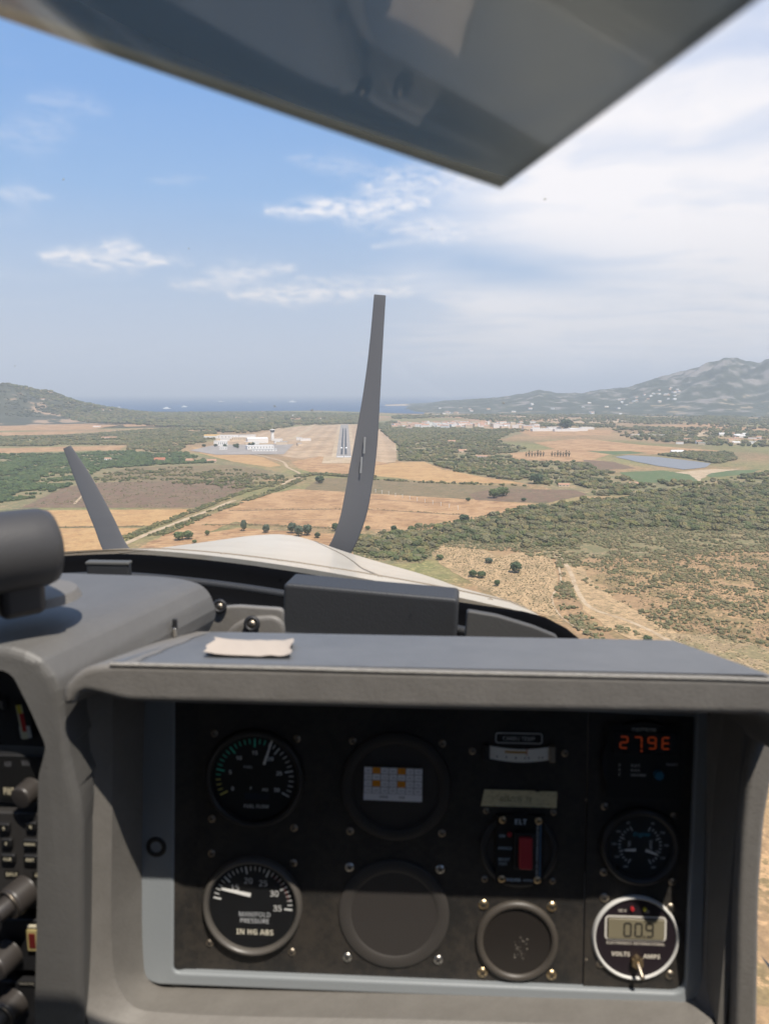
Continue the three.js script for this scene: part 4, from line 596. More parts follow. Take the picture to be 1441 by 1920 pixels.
{ // torn strip of paper tape on the hood
  const a = [-0.1575,-0.1879,-0.5136], b = [-0.0971,-0.1971,-0.5564], g = group('paper_strip', 'torn cream strip of paper tape lying on the hood', 'paper', null, AIR, [a[0], a[1] - 0.0005, a[2]]);
  const c = [-0.0843,-0.1797,-0.4757], d = [-0.1408,-0.1796,-0.4756], e = [-0.1589,-0.1973,-0.5573], rows = [];
  for (let j = 0; j <= 6; j++) { const r = []; for (let i = 0; i <= 24; i++) { const t = i / 24, u = j / 6, lo = d.map((v, q) => lerp(v, c[q], t)), hi = e.map((v, q) => lerp(v, b[q], t)), p = lo.map((v, q) => lerp(v, hi[q], u)); const tear = 0.004 * PN.noise(u * 5, i < 12 ? 2 : 9, 1.5); if (i === 0) p[0] += tear - 0.003 * (u < 0.6 ? 1 : 0); if (i === 24) p[0] += tear; const curl = 0.0022 * (Math.pow(1 - t, 9) + Math.pow(t, 12)) + 0.0008 * Math.sin(u * 3.1) + 0.0012 * PN.noise(t * 6, u * 2, 3); r.push([p[0] - a[0], p[1] - a[1] + curl + 0.001, p[2] - a[2]]); } rows.push(r); }
  mesh('strip', grid(rows), P.paper, g);
}
// surround sloping from the dashboard face into the panel frame
{
  const g = group('panel_surround', 'grey moulded tray sloping in to the instrument panel', 'panel', null, AIR);
  const z0 = 0.528, z1 = 0.478, z2 = 0.452;
  const L = [
    [[-0.2155,-0.2375,-0.553], [-0.2171,-0.3312,-0.545], [-0.2167,-0.4586,-0.527], [-0.2141,-0.4756,-0.525], [-0.2061,-0.4834,-0.524], [-0.1859,-0.484,-0.5235], [0.0137,-0.4797,-0.523], [0.2047,-0.477,-0.522], [0.2197,-0.4763,-0.522], [0.2263,-0.4692,-0.523], [0.2285,-0.4023,-0.533], [0.2274,-0.2496,-0.553]],
    [[-0.2185,-0.2136,-0.496], [-0.2231,-0.301,-0.494], [-0.2286,-0.4275,-0.49], [-0.2246,-0.4534,-0.488], [-0.2121,-0.4688,-0.486], [-0.1797,-0.4729,-0.486], [0.013,-0.4696,-0.486], [0.1929,-0.4691,-0.488], [0.2182,-0.4718,-0.492], [0.2359,-0.4696,-0.505], [0.2392,-0.3934,-0.522], [0.2321,-0.2389,-0.53]],
    [[-0.233,-0.2072,-0.48], [-0.2379,-0.2925,-0.479], [-0.2437,-0.419,-0.474], [-0.24,-0.4566,-0.466], [-0.2263,-0.4752,-0.458], [-0.1822,-0.4823,-0.456], [0.0127,-0.4792,-0.456], [0.1835,-0.4772,-0.458], [0.2165,-0.4829,-0.465], [0.2429,-0.4848,-0.49], [0.2482,-0.3854,-0.512], [0.2424,-0.234,-0.52]],
    [[-0.2539,-0.2161,-0.5], [-0.2599,-0.3057,-0.5], [-0.2664,-0.4381,-0.495], [-0.2637,-0.5184,-0.48], [-0.2332,-0.5377,-0.456], [-0.1805,-0.5233,-0.446], [0.0131,-0.5128,-0.446], [0.1812,-0.5036,-0.446], [0.2106,-0.502,-0.446], [0.2602,-0.5323,-0.5], [0.2618,-0.3949,-0.525], [0.253,-0.2384,-0.53]],
  ];
  const mk = (a, b) => { const up = (l) => { const c = new THREE.CatmullRomCurve3(l.map(V3), false, 'centripetal'), o = []; for (let i = 0; i <= 90; i++) o.push(c.getPoint(i / 90).toArray()); return o; }; const A = up(a), B = up(b); return grid([A, A.map((p, i) => p.map((v, q) => lerp(v, B[i][q], 0.5))), B]); };
  mesh('inner_slope', mk(L[0], L[1]), P.plastic, g); mesh('outer_flange', mk(L[1], L[2]), P.plastic, g); mesh('rim', mk(L[2], L[3]), P.plastic, g);
}
// dashboard column and pilot's glareshield
{
  const g = group('dashboard', 'grey moulded dashboard column and raised glareshield beside the radio stack', 'dashboard', null, AIR);
  const o = [[-0.95, -0.66], [-0.95, -0.158], [-0.2701,-0.1694,-0.458], [-0.2551,-0.1743,-0.458], [-0.2433,-0.1831,-0.458], [-0.2365,-0.2019,-0.458], [-0.2368,-0.2172,-0.458], [-0.2348,-0.2482,-0.458], [-0.2298,-0.2798,-0.458], [-0.2286,-0.2978,-0.458], [-0.2403,-0.4759,-0.458], [-0.20, -0.66]].map((p) => p.slice(0, 2));
  o[2][2] = 0.008; o[3][2] = 0.012; o[4][2] = 0.01;
  const sh = smooth2(o, 0.008);
  sh.holes.push(new THREE.Path(smooth2([[-0.5038,-0.184,-0.458], [-0.2738,-0.1792,-0.458], [-0.264,-0.1854,-0.458], [-0.254,-0.2091,-0.458], [-0.2435,-0.239,-0.458], [-0.247,-0.2517,-0.458], [-0.2508,-0.2624,-0.458], [-0.2591,-0.363,-0.458], [-0.2732,-0.5142,-0.458], [-0.5583,-0.529,-0.458]].map(xy), 0.008).getPoints(8)));
  const geo = ext(sh, 0.20, 0.006, 4); geo.translate(0, 0, -0.656);
  const p = geo.attributes.position; for (let i = 0; i < p.count; i++) { const x = p.getX(i), y = p.getY(i), d = -p.getZ(i) - 0.458; if (d > 0.02 && x > -0.30) { const up = sstep(-0.33, -0.2, y); p.setX(i, x + 0.30 * (d - 0.02) * up * sstep(-0.30, -0.25, x) - 0.25 * (d) * (1 - up)); } if (d > 0.17) { p.setY(i, y - 0.0); } }
  geo.deleteAttribute('uv'); const w = toCreasedNormals(geo, 0.55); uvPlane(w, (x, y, z) => [x + 0.4 * z, y + z]);
  mesh('shell', w, P.shield, g);
  const slotAt = [-0.2024,-0.1966,-0.585]; mesh('clip_slot', new RoundedBoxGeometry(0.004, 0.009, 0.003, 2, 0.001), P.black, g, [slotAt[0] + 0.001, slotAt[1] + 0.003, slotAt[2]]); mesh('clip', new RoundedBoxGeometry(0.003, 0.008, 0.004, 2, 0.001), P.steel, g, [slotAt[0] + 0.001, slotAt[1] - 0.004, slotAt[2] + 0.001]);
}
{ // vent cover on the seal and round base plate of the compass
  const p = [-0.3923,-0.2268,-0.9], g = group('vent_cover', 'small grey cover clipped over the windscreen seal', 'cover', null, AIR, p); mesh('cover', new RoundedBoxGeometry(0.056, 0.018, 0.012, 3, 0.004), P.dark, g); mesh('top_edge', new RoundedBoxGeometry(0.057, 0.005, 0.014, 2, 0.002), mat([0.09, 0.088, 0.08], 0.6), g, [0, 0.009, 0]);
}
{
  const c = [-0.2725,-0.107,-0.47], g = group('compass', 'dark grey cylindrical compass mounted on the raised glareshield', 'compass', null, AIR, c, [0.0, -0.72, 0]);
  // axis along local z, dial towards the pilot
  const R = 0.0275;
  mesh('housing', new THREE.LatheGeometry([[0.0001, -0.029], [R * 0.7, -0.0288], [R * 0.92, -0.026], [R * 0.99, -0.02], [R, -0.008], [R, 0.024], [R * 0.985, 0.026], [R * 0.9, 0.0265], [R * 0.88, 0.022], [R * 0.88, 0.012]].map((q) => new THREE.Vector2(...q)), 48).rotateX(Math.PI / 2), mat([0.05, 0.048, 0.047], 0.5, { bumpMap: rep(fineGrain, 3), bumpScale: 0.0001 }), g);
  const dial = mesh('dial', new THREE.CircleGeometry(R * 0.88, 32), P.black, g, [0, 0, 0.0125]);
  for (let k = 0; k < 24; k++) { const a = k / 24 * 6.283; mesh('tick', new THREE.BoxGeometry(0.0006, 0.003, 0.0004), P.white, dial, [Math.sin(a) * R * 0.72, Math.cos(a) * R * 0.72, 0.0003], [0, 0, -a]); }
  const st = mesh('stand', new RoundedBoxGeometry(0.03, 0.03, 0.03, 3, 0.006), P.knob, g, [-0.004, -0.03, -0.004]); mesh('bracket', new RoundedBoxGeometry(0.012, 0.03, 0.01, 2, 0.003), P.knob, st, [0.008, 0.004, 0.022]);
  const b = group('compass_pedestal', 'round grey base plate with a steel clamp under the compass', 'pedestal', null, AIR, [-0.2623,-0.1473,-0.5], [0.0, -0.3, 0]);
  mesh('plate', new THREE.CylinderGeometry(0.033, 0.036, 0.006, 40), P.plastic, b, [-0.02, 0.0, 0]); mesh('clamp', new RoundedBoxGeometry(0.02, 0.006, 0.012, 2, 0.003), P.steel, b, [-0.018, 0.006, 0.012]);
}

// ------------------------------------------------------------------ instrument panel: panel axes, w out of the panel
function canvasTex(w, h, draw) { const c = document.createElement('canvas'); c.width = w; c.height = h; const x = c.getContext('2d'); draw(x, w, h); const t = new THREE.CanvasTexture(c); t.colorSpace = THREE.SRGBColorSpace; t.magFilter = THREE.LinearFilter; return t; }
const print = (t, rough = 0.6, o = {}) => new THREE.MeshPhysicalMaterial({ map: t, roughness: rough, side: THREE.DoubleSide, ...o });
function text(x, s, px, py, size, color = '#c9c6bd', font = 'bold', align = 'center', turn = 0) { x.save(); x.translate(px, py); x.rotate(turn); x.fillStyle = color; x.font = `${font} ${size}px sans-serif`; x.textAlign = align; x.textBaseline = 'middle'; x.fillText(s, 0, 0); x.restore(); }
{
  const g = group('instrument_panel', 'black instrument panel in a blue grey frame under the hood', 'instrument panel', null, PANEL);
  const q = (a) => [a[0], a[1]];
  const outer = smooth2([[...q([-0.2193,-0.1674,0.006]), 0.002], [...q([-0.2216,-0.413,0.006]), 0.02], [...q([0.2316,-0.4132,0.006]), 0.02], [...q([0.231,-0.1786,0.006]), 0.002]], 0.01);
  outer.holes.push(new THREE.Path(smooth2([[...q([-0.1914,-0.1624,0.006]), 0.001], [...q([-0.1932,-0.402,0.006]), 0.006], [...q([0.218,-0.4033,0.006]), 0.012], [...q([0.2207,-0.1746,0.006]), 0.001]], 0.004).getPoints(10)));
  mesh('frame', ext(outer, 0.009, 0.0022, 4), P.frame, g, [0, 0, -0.003]);
  const fs = [-0.207,-0.2976,0.006]; mesh('grommet', new THREE.LatheGeometry([[0.0001, -0.002], [0.004, -0.001], [0.0052, 0.001], [0.0075, 0.0012], [0.0085, 0]].map((p) => new THREE.Vector2(...p)), 24).rotateX(Math.PI / 2), P.black, g, fs);
  const a = q([-0.2057,-0.1732,0]), b = q([-0.2065,-0.432,0]), s = q([0.1384,-0.295,0]), r = q([0.2406,-0.2917,0]), pl = new THREE.Shape([[a[0], -0.14], [a[0], b[1]], [s[0], b[1]], [s[0], -0.14]].map((p) => new THREE.Vector2(...p))), pr = new THREE.Shape([[s[0] + 0.0008, -0.14], [s[0] + 0.0008, b[1]], [r[0], b[1]], [r[0], -0.14]].map((p) => new THREE.Vector2(...p)));
  mesh('plate', new THREE.ExtrudeGeometry(pl, { depth: 0.004, bevelEnabled: false }), P.panel, g, [0, 0, -0.004]);
  mesh('plate', new THREE.ExtrudeGeometry(pr, { depth: 0.004, bevelEnabled: false }), P.panel, g, [0, 0, -0.0025]);
  const c0 = [-0.1926,-0.1671,0.005], c1 = [-0.174,-0.1679,0.0005], d0 = [-0.1945,-0.4144,0.005], d1 = [-0.1759,-0.4168,0.0005];
  mesh('side_return', grid([[c0, c0.map((v, i) => lerp(v, c1[i], 0.5) - (i === 2 ? 0.002 : 0)), c1], [d0, d0.map((v, i) => lerp(v, d1[i], 0.5) - (i === 2 ? 0.002 : 0)), d1]]), P.panel, g);
  for (const p of [[0.138,-0.2509,0.0016], [0.1407,-0.3814,0.0016]]) screw('rivet', g, p, 0.001, P.oldSteel);
}
function ringGeo(r0, r1, w) { return new THREE.LatheGeometry([[r0, 0.0004], [r0, w * 0.55], [r0 + (r1 - r0) * 0.25, w * 0.9], [r0 + (r1 - r0) * 0.55, w], [r1 - 0.001, w * 0.75], [r1, w * 0.4], [r1, 0]].map((q) => new THREE.Vector2(...q)), 64).rotateX(Math.PI / 2); }
function gauge(name, label, c, r, { face, rim = P.bezel, rimW = 0.0065, inner = 0.86, w = 0.004, screws = [], sm = P.oldSteel, sr = 0.0032, glass = false, cat = 'gauge' }) {
  const g = group(name, label, cat, null, PANEL, c);
  mesh('bezel', ringGeo(r * inner, r, rimW), rim, g);
  mesh('face', new THREE.CircleGeometry(r * (inner + 0.01), 48), face, g, [0, 0, 0.0012]);
  if (glass) mesh('cover_glass', new THREE.CircleGeometry(r * (inner + 0.004), 48), P.glass, g, [0, 0, w]);
  for (const s of screws) screw('screw', g, [s[0] - c[0], s[1] - c[1], 0.0002], sr, sm);
  return g;
}
function needle(g, from, a, L, wd = 0.0022, m = P.white) { const s = new THREE.Shape([[-wd / 2, 0], [wd / 2, 0], [wd * 0.28, L * 0.92], [0, L], [-wd * 0.28, L * 0.92]].map((p) => new THREE.Vector2(...p))); const n = mesh('needle', new THREE.ExtrudeGeometry(s, { depth: 0.0006, bevelEnabled: false }), m, g, [from[0], from[1], 0.0022], [0, 0, -a]); return n; }
const dialFace = (draw) => canvasTex(512, 512, (x, w, h) => { x.fillStyle = '#0b0c0e'; x.fillRect(0, 0, w, h); x.translate(256, 256); draw(x); });
const tick = (x, a, r0, r1, w, c) => { x.strokeStyle = c; x.lineWidth = w; x.beginPath(); x.moveTo(Math.sin(a) * r0, -Math.cos(a) * r0); x.lineTo(Math.sin(a) * r1, -Math.cos(a) * r1); x.stroke(); };
{ // fuel flow
  const c = [-0.1277,-0.2402,0], f = dialFace((x) => {
    for (let k = 0; k <= 30; k++) { const a = (-118 + k * 7.87) * deg, big = k % 5 === 0; tick(x, a, big ? 182 : 202, 232, big ? 10 : 7, k < 4 ? '#d8cf70' : k < 18 ? '#4fd0b0' : '#d0d2d2'); }
    [0, 5, 10, 15, 20, 25, 30].forEach((v) => { const a = (-118 + v * 7.87) * deg; text(x, String(v), Math.sin(a) * 148, -Math.cos(a) * 148, 34, '#dcdedd'); });
    text(x, 'FUEL', -40, -62, 24, '#b5b8ba'); text(x, 'F', -22, 66, 26, '#dcdedd'); text(x, 'PSI', 62, 72, 24, '#dcdedd'); x.fillStyle = '#0d1a2b'; x.fillRect(-60, 92, 150, 40); text(x, 'FUEL FLOW', 10, 172, 28, '#dcdcd8');
  });
  const g = gauge('fuel_gauge', 'round fuel flow gauge with a green arc above the manifold gauge', c, 0.0405, { face: print(f), screws: [[-0.161,-0.205,0], [-0.0938,-0.2078,0], [-0.1632,-0.2757,0], [-0.0957,-0.2812,0]] });
  const o = [-0.1199,-0.2287,0.002]; needle(g, [o[0] - c[0], o[1] - c[1]], 0.32, 0.025);
}
{ // manifold pressure
  const c = [-0.1292,-0.3462,0], f = dialFace((x) => {
    for (let k = 0; k <= 25; k++) { const a = (-80 + k * 7) * deg, big = k % 5 === 0; tick(x, a, big ? 186 : 204, 232, big ? 10 : 6, '#dededa'); }
    [15, 20, 25, 30, 35].forEach((v) => { const a = (-80 + (v - 10) * 7) * deg; text(x, String(v), Math.sin(a) * 146, -Math.cos(a) * 146, 48, '#e6e5e1', ''); });
    x.strokeStyle = '#5a1d22'; x.lineWidth = 6; x.beginPath(); x.arc(0, 0, 212, -0.15, -1.0, true); x.stroke();
    text(x, 'MANIFOLD', 12, 54, 38, '#c5c8ca', ''); text(x, 'PRESSURE', 12, 92, 38, '#cfd1d2', ''); text(x, 'IN HG ABS', 14, 158, 44, '#ddd6c2');
  });
  const g = gauge('manifold_gauge', 'round manifold pressure gauge half in sunlight below the fuel gauge', c, 0.041, { face: print(f), rim: mat([0.085, 0.077, 0.068], 0.4), screws: [[-0.1632,-0.3046,0], [-0.096,-0.3104,0], [-0.1649,-0.3798,0], [-0.0969,-0.3849,0]], glass: true, inner: 0.87 });
  const o = [-0.1305,-0.3371,0.002]; needle(g, [o[0] - c[0], o[1] - c[1]], -1.38, 0.025, 0.003);
}
{ // blank disc with correction card, plain blank disc below
  const c = [-0.0132,-0.2441,0], g = gauge('blank_disc', 'black blanking disc carrying a white calibration card', c, 0.0445, { face: P.disc, inner: 0.78, rimW: 0.004, rim: P.disc, cat: 'cover', screws: [[-0.0484,-0.2084,0], [0.0236,-0.2087,0], [-0.05,-0.2825,0], [0.0242,-0.282,0]] });
  const p0 = [-0.039,-0.2283,0.003], p1 = [0.0079,-0.2553,0.003], w = p1[0] - p0[0], h = p0[1] - p1[1];
  const t = canvasTex(420, 260, (x) => { x.fillStyle = '#f0eff2'; x.fillRect(0, 0, 420, 260); x.strokeStyle = '#77767c'; x.lineWidth = 3; const cw = 60, ch = 51; for (let r = 0; r < 4; r++) for (let q = 0; q < 7; q++) { if ((r === 0 || r === 2) && (q === 1 || q === 4)) { x.fillStyle = '#f59a0a'; x.fillRect(q * cw, r * ch, cw, ch); } x.strokeRect(q * cw + 1, r * ch + 1, cw - 2, ch - 2); text(x, String((q * 30 + r * 90) % 360).padStart(3, '0'), q * cw + 30, r * ch + 26, 20, '#6a6970', ''); } text(x, 'STEER', 145, 232, 22, '#55545a'); text(x, 'FOR', 275, 232, 22, '#55545a'); });
  const cg = group('calibration_card', 'small white grid card with four orange squares on the blanking disc', 'card', null, PANEL, [(p0[0] + p1[0]) / 2, (p0[1] + p1[1]) / 2, 0.003], [0, 0, -0.01]);
  mesh('card', new THREE.BoxGeometry(w, h, 0.0006), [P.white, P.white, P.white, P.white, print(t, 0.8), P.white], cg);
  gauge('blank_disc', 'plain dusty blanking disc half in sunlight below the calibration card', [-0.0139,-0.3497,0], 0.0448, { face: P.disc, inner: 0.77, rimW: 0.0022, rim: mat([0.046, 0.041, 0.037], 0.55), cat: 'cover', screws: [[-0.0502,-0.3125,0], [0.0232,-0.3118,0], [-0.0514,-0.3876,0], [0.0225,-0.387,0]], sm: P.steel, sr: 0.0038 });
}
{ // carburettor temperature strip
  const c = [0.0845,-0.2141,0], g = group('carburettor_gauge', 'narrow white strip gauge with a yellow band under its framed label', 'gauge', null, PANEL, c);
  const t = canvasTex(512, 128, (x) => { x.fillStyle = '#ece7dc'; x.fillRect(0, 0, 512, 128); x.fillStyle = '#b58423'; x.fillRect(130, 36, 190, 18); x.fillStyle = '#3a3632'; for (const k of [60, 140, 220, 300, 330, 420, 450]) x.fillRect(k, 84, 10, 16); x.fillStyle = '#c98a6a'; x.fillRect(312, 10, 12, 60); });
  const w0 = 0.047, rows = []; for (let j = 0; j <= 1; j++) { const r = []; for (let i = 0; i <= 16; i++) { const q = i / 16; r.push([(q - 0.5) * w0, (j - 0.5) * 0.0105 - 0.0016 * Math.sin(Math.PI * q), 0.002 + 0.002 * Math.sin(Math.PI * q)]); } rows.push(r); }
  const sg = grid(rows); uvPlane(sg, (x, y) => [x / w0 + 0.5, clamp(y / 0.012 + 0.55)]); mesh('scale', sg, print(t, 0.7), g);
  mesh('side', new RoundedBoxGeometry(0.005, 0.013, 0.005, 2, 0.001), P.black, g, [-0.026, 0, 0.002]); mesh('side', new RoundedBoxGeometry(0.005, 0.013, 0.005, 2, 0.001), P.oldSteel, g, [0.026, 0, 0.002]);
  for (const s of [[0.0476,-0.2142,0], [0.1208,-0.2141,0]]) screw('screw', g, [s[0] - c[0], s[1] - c[1], 0.0002], 0.003, P.oldSteel);
  const lt = canvasTex(384, 96, (x) => { x.fillStyle = '#0c0c0d'; x.fillRect(0, 0, 384, 96); x.strokeStyle = '#cfcdc8'; x.lineWidth = 9; x.beginPath(); x.roundRect ? x.roundRect(8, 8, 368, 80, 18) : x.rect(8, 8, 368, 80); x.stroke(); text(x, 'CARBU TEMP', 192, 50, 44, '#e0ded8', ''); });
  const p = [0.0842,-0.2026,0.001]; mesh('label_plate', new RoundedBoxGeometry(0.0385, 0.0098, 0.001, 2, 0.0004), P.black, g, [p[0] - c[0], p[1] - c[1], 0.0006]); mesh('label_print', new THREE.PlaneGeometry(0.038, 0.0094), print(lt), g, [p[0] - c[0], p[1] - c[1], 0.0013]);
}
{ // emergency locator switch and its paper tape
  const c = [0.0867,-0.2931,0], p0 = [0.0671,-0.2636,0.003], p1 = [0.1053,-0.3197,0.003], w = p1[0] - p0[0], h = p0[1] - p1[1];
  const disc = gauge('locator_disc', 'black round mounting disc behind the red guarded switch', [0.0858,-0.2932,0], 0.031, { face: P.disc, inner: 0.8, rimW: 0.003, cat: 'cover', screws: [[0.0594,-0.2626,0], [0.1128,-0.2623,0], [0.0589,-0.3186,0], [0.1131,-0.3185,0]], sr: 0.0026 });
  const g = group('locator_switch', 'black switch plate with white lettering and a red guarded rocker', 'switch', null, PANEL, [(p0[0] + p1[0]) / 2, (p0[1] + p1[1]) / 2, 0.003]);
  const t = canvasTex(352, 520, (x) => { x.fillStyle = '#060708'; x.fillRect(0, 0, 352, 520); text(x, 'ELT', 176, 48, 56, '#c5d2da'); text(x, 'ON', 44, 158, 30, '#a9bac4'); text(x, 'ARMED', 66, 250, 30, '#9fb0ba'); text(x, 'RESET', 60, 335, 30, '#9fb0ba'); text(x, 'TEST', 52, 368, 30, '#9fb0ba'); text(x, 'ME406', 130, 486, 34, '#b9c9d4'); text(x, 'SERIES', 238, 488, 24, '#a3b4be'); x.fillStyle = '#5a7fa0'; x.fillRect(318, 60, 8, 400); text(x, 'FOR AVIATION EMERGENCY USE ONLY', 300, 262, 22, '#cfd9e0', 'bold', 'center', Math.PI / 2); });
  mesh('plate', new THREE.BoxGeometry(w, h, 0.003), [P.black, P.black, P.black, P.black, print(t, 0.5), P.black], g, [0, 0, 0]);
  mesh('guard', new RoundedBoxGeometry(0.017, 0.030, 0.004, 2, 0.001), P.black, g, [0.0035, 0.0005, 0.003]); mesh('rocker', new RoundedBoxGeometry(0.0102, 0.0245, 0.007, 3, 0.0014), P.red, g, [0.0035, 0.0005, 0.0058], [-0.1, 0, 0]);
  mesh('lamp', new THREE.SphereGeometry(0.002, 12, 8), P.red, g, [-0.0085, 0.0125, 0.0016]);
  for (const [sx, sy] of [[-1, 1], [1, 1], [-1, -1], [1, -1]]) screw('screw', g, [sx * (w / 2 - 0.005), sy * (h / 2 - 0.004), 0.0016], 0.003, P.brass);
  const a = [0.055,-0.2583,0.001], b = [0.1153,-0.2449,0.001], tw = b[0] - a[0], th = b[1] - a[1], tg = group('paper_tape', 'yellowed strip of paper tape with faded writing above the red switch', 'tape', null, PANEL, [(a[0] + b[0]) / 2, (a[1] + b[1]) / 2, 0.0008]);
  const tt = canvasTex(512, 100, (x) => { x.fillStyle = '#ddd0a6'; x.fillRect(0, 0, 512, 100); for (let k = 0; k < 220; k++) { x.fillStyle = `rgba(${rnd() < 0.5 ? '205,190,150' : '140,122,80'},0.25)`; x.fillRect(rnd() * 512, rnd() * 100, 4 + rnd() * 30, 2 + rnd() * 8); } text(x, 'BEACON  TX', 230, 55, 40, '#7d7050', 'italic'); });
  const sp = new THREE.Shape(); sp.moveTo(-tw / 2, -th / 2); sp.lineTo(tw / 2 - 0.0004, -th / 2); sp.lineTo(tw / 2, th / 2 - 0.0002); sp.lineTo(tw * 0.28, th / 2 - 0.0002); sp.lineTo(tw * 0.25, th / 2 - 0.0012); sp.lineTo(tw * 0.19, th / 2); sp.lineTo(-tw / 2 + 0.0025, th / 2); sp.closePath();
  const tgeo = uvPlane(new THREE.ExtrudeGeometry(sp, { depth: 0.0003, bevelEnabled: false }), (x, y) => [x / tw + 0.5, y / th + 0.5]); mesh('strip', tgeo, print(tt, 0.85), tg);
}
gauge('blank_port', 'small empty instrument port with a worn rim under the red switch', [0.0854,-0.3683,0], 0.033, { face: print(canvasTex(256, 256, (x) => { x.fillStyle = '#26221f'; x.fillRect(0, 0, 256, 256); for (let k = 0; k < 26; k++) { x.fillStyle = `rgba(190,182,168,${0.2 + rnd() * 0.5})`; x.fillRect(110 + rnd() * 55, 105 + rnd() * 90, 2 + rnd() * 5, 2 + rnd() * 4); } }), 0.4), rim: mat([0.062, 0.053, 0.044], 0.45), inner: 0.82, rimW: 0.004, cat: 'cover', screws: [[0.0584,-0.3397,0], [0.113,-0.3395,0], [0.0584,-0.3959,0], [0.1137,-0.3959,0]], sm: P.brass, sr: 0.0042 });
{ // digital clock / voltmeter
  const c = [0.1808,-0.2175,0.0015], g = group('digital_meter', 'black digital meter with glowing red digits and a blue button', 'meter', null, PANEL, c);
  mesh('body', new THREE.CylinderGeometry(0.032, 0.033, 0.006, 48).rotateX(Math.PI / 2), P.black, g, [0, 0, 0.003]);
  const t = canvasTex(512, 512, (x) => { x.fillStyle = '#0a0a0b'; x.fillRect(0, 0, 512, 512); text(x, 'DAVTRON', 250, 36, 36, '#d8d4cc'); text(x, 'F', 90, 285, 24, '#cfccc6'); text(x, 'O.A.T.', 200, 285, 24, '#cfccc6'); text(x, 'C', 90, 318, 24, '#cfccc6'); text(x, 'O.A.T.', 200, 318, 24, '#cfccc6'); text(x, 'E', 90, 350, 24, '#cfccc6'); text(x, 'VOLTAGE', 218, 352, 24, '#cfccc6'); text(x, 'SELECT', 445, 272, 24, '#b5b3b8'); });
  const fg = new THREE.PlaneGeometry(0.058, 0.058); mesh('print', fg, print(t), g, [0, 0.001, 0.0062]);
  mesh('window', new RoundedBoxGeometry(0.050, 0.018, 0.002, 2, 0.0006), mat([0.004, 0.003, 0.003], 0.25), g, [0, 0.0162, 0.0068]);
  const led = new THREE.MeshStandardMaterial({ color: lin(0.08, 0.008, 0.004), emissive: lin(0.075, 0.011, 0.002), emissiveIntensity: 1, roughness: 0.5, side: THREE.DoubleSide });
  const SEG = { 2: 'abged', 7: 'abc', 9: 'abcdfg', E: 'adefg' }, hgt = 0.0088, wd = 0.0056, bar = (l) => new THREE.BoxGeometry(l, 0.0009, 0.0004);
  [...'279E'].forEach((ch, k) => { const parts = []; for (const s of SEG[ch]) { const b = 'agd'.includes(s) ? bar(wd * 0.8) : bar(hgt * 0.42).rotateZ(Math.PI / 2); b.translate({ a: 0, g: 0, d: 0, b: wd / 2, c: wd / 2, e: -wd / 2, f: -wd / 2 }[s], { a: hgt / 2, g: 0, d: -hgt / 2, b: hgt / 4, f: hgt / 4, c: -hgt / 4, e: -hgt / 4 }[s], 0); parts.push(b); } mesh('display_digit', mergeGeometries(parts), led, g, [-0.0165 + k * 0.0108, 0.0166, 0.0081]); });
  const dot = [0.1733,-0.2035,0.01]; mesh('display_point', new THREE.BoxGeometry(0.0014, 0.0014, 0.0004), led, g, [-0.0028, 0.0102, 0.0081]);
  mesh('button', new THREE.CylinderGeometry(0.0034, 0.0036, 0.004, 20).rotateX(Math.PI / 2), mat([0.02, 0.16, 0.26], 0.4), g, [0.0108, -0.0085, 0.008]);
}
{ // twin oil gauge
  const c = [0.1807,-0.286,0.0015], f = dialFace((x) => { for (const s of [-1, 1]) for (let k = 0; k <= 12; k++) { const a = s * (28 + k * 10) * deg; tick(x, a, k % 4 ? 150 : 132, 172, 8, '#d5d8da'); if (k % 3 === 0) text(x, String(k * 20 + 40), Math.sin(a) * 205, -Math.cos(a) * 205, 24, '#c5c8ca'); } text(x, 'Engine', 8, -92, 44, '#45b5d2', 'italic'); text(x, 'OIL', -84, -10, 30, '#d0d4d6', 'bold', 'center', 1.57); text(x, 'TEMP', 84, -10, 30, '#d0d4d6', 'bold', 'center', 1.57); });
  const g = gauge('oil_gauge', 'round twin oil gauge with two short white needles in the side panel', c, 0.0315, { face: print(f), inner: 0.8, screws: [[0.1528,-0.2557,0.0015], [0.2068,-0.2619,0.0015], [0.1531,-0.3089,0.0015], [0.2069,-0.315,0.0015]], glass: true });
  needle(g, [-0.0035, -0.003], -1.62, 0.009, 0.0024); needle(g, [0.0042, -0.003], 1.92, 0.010, 0.0024);
}
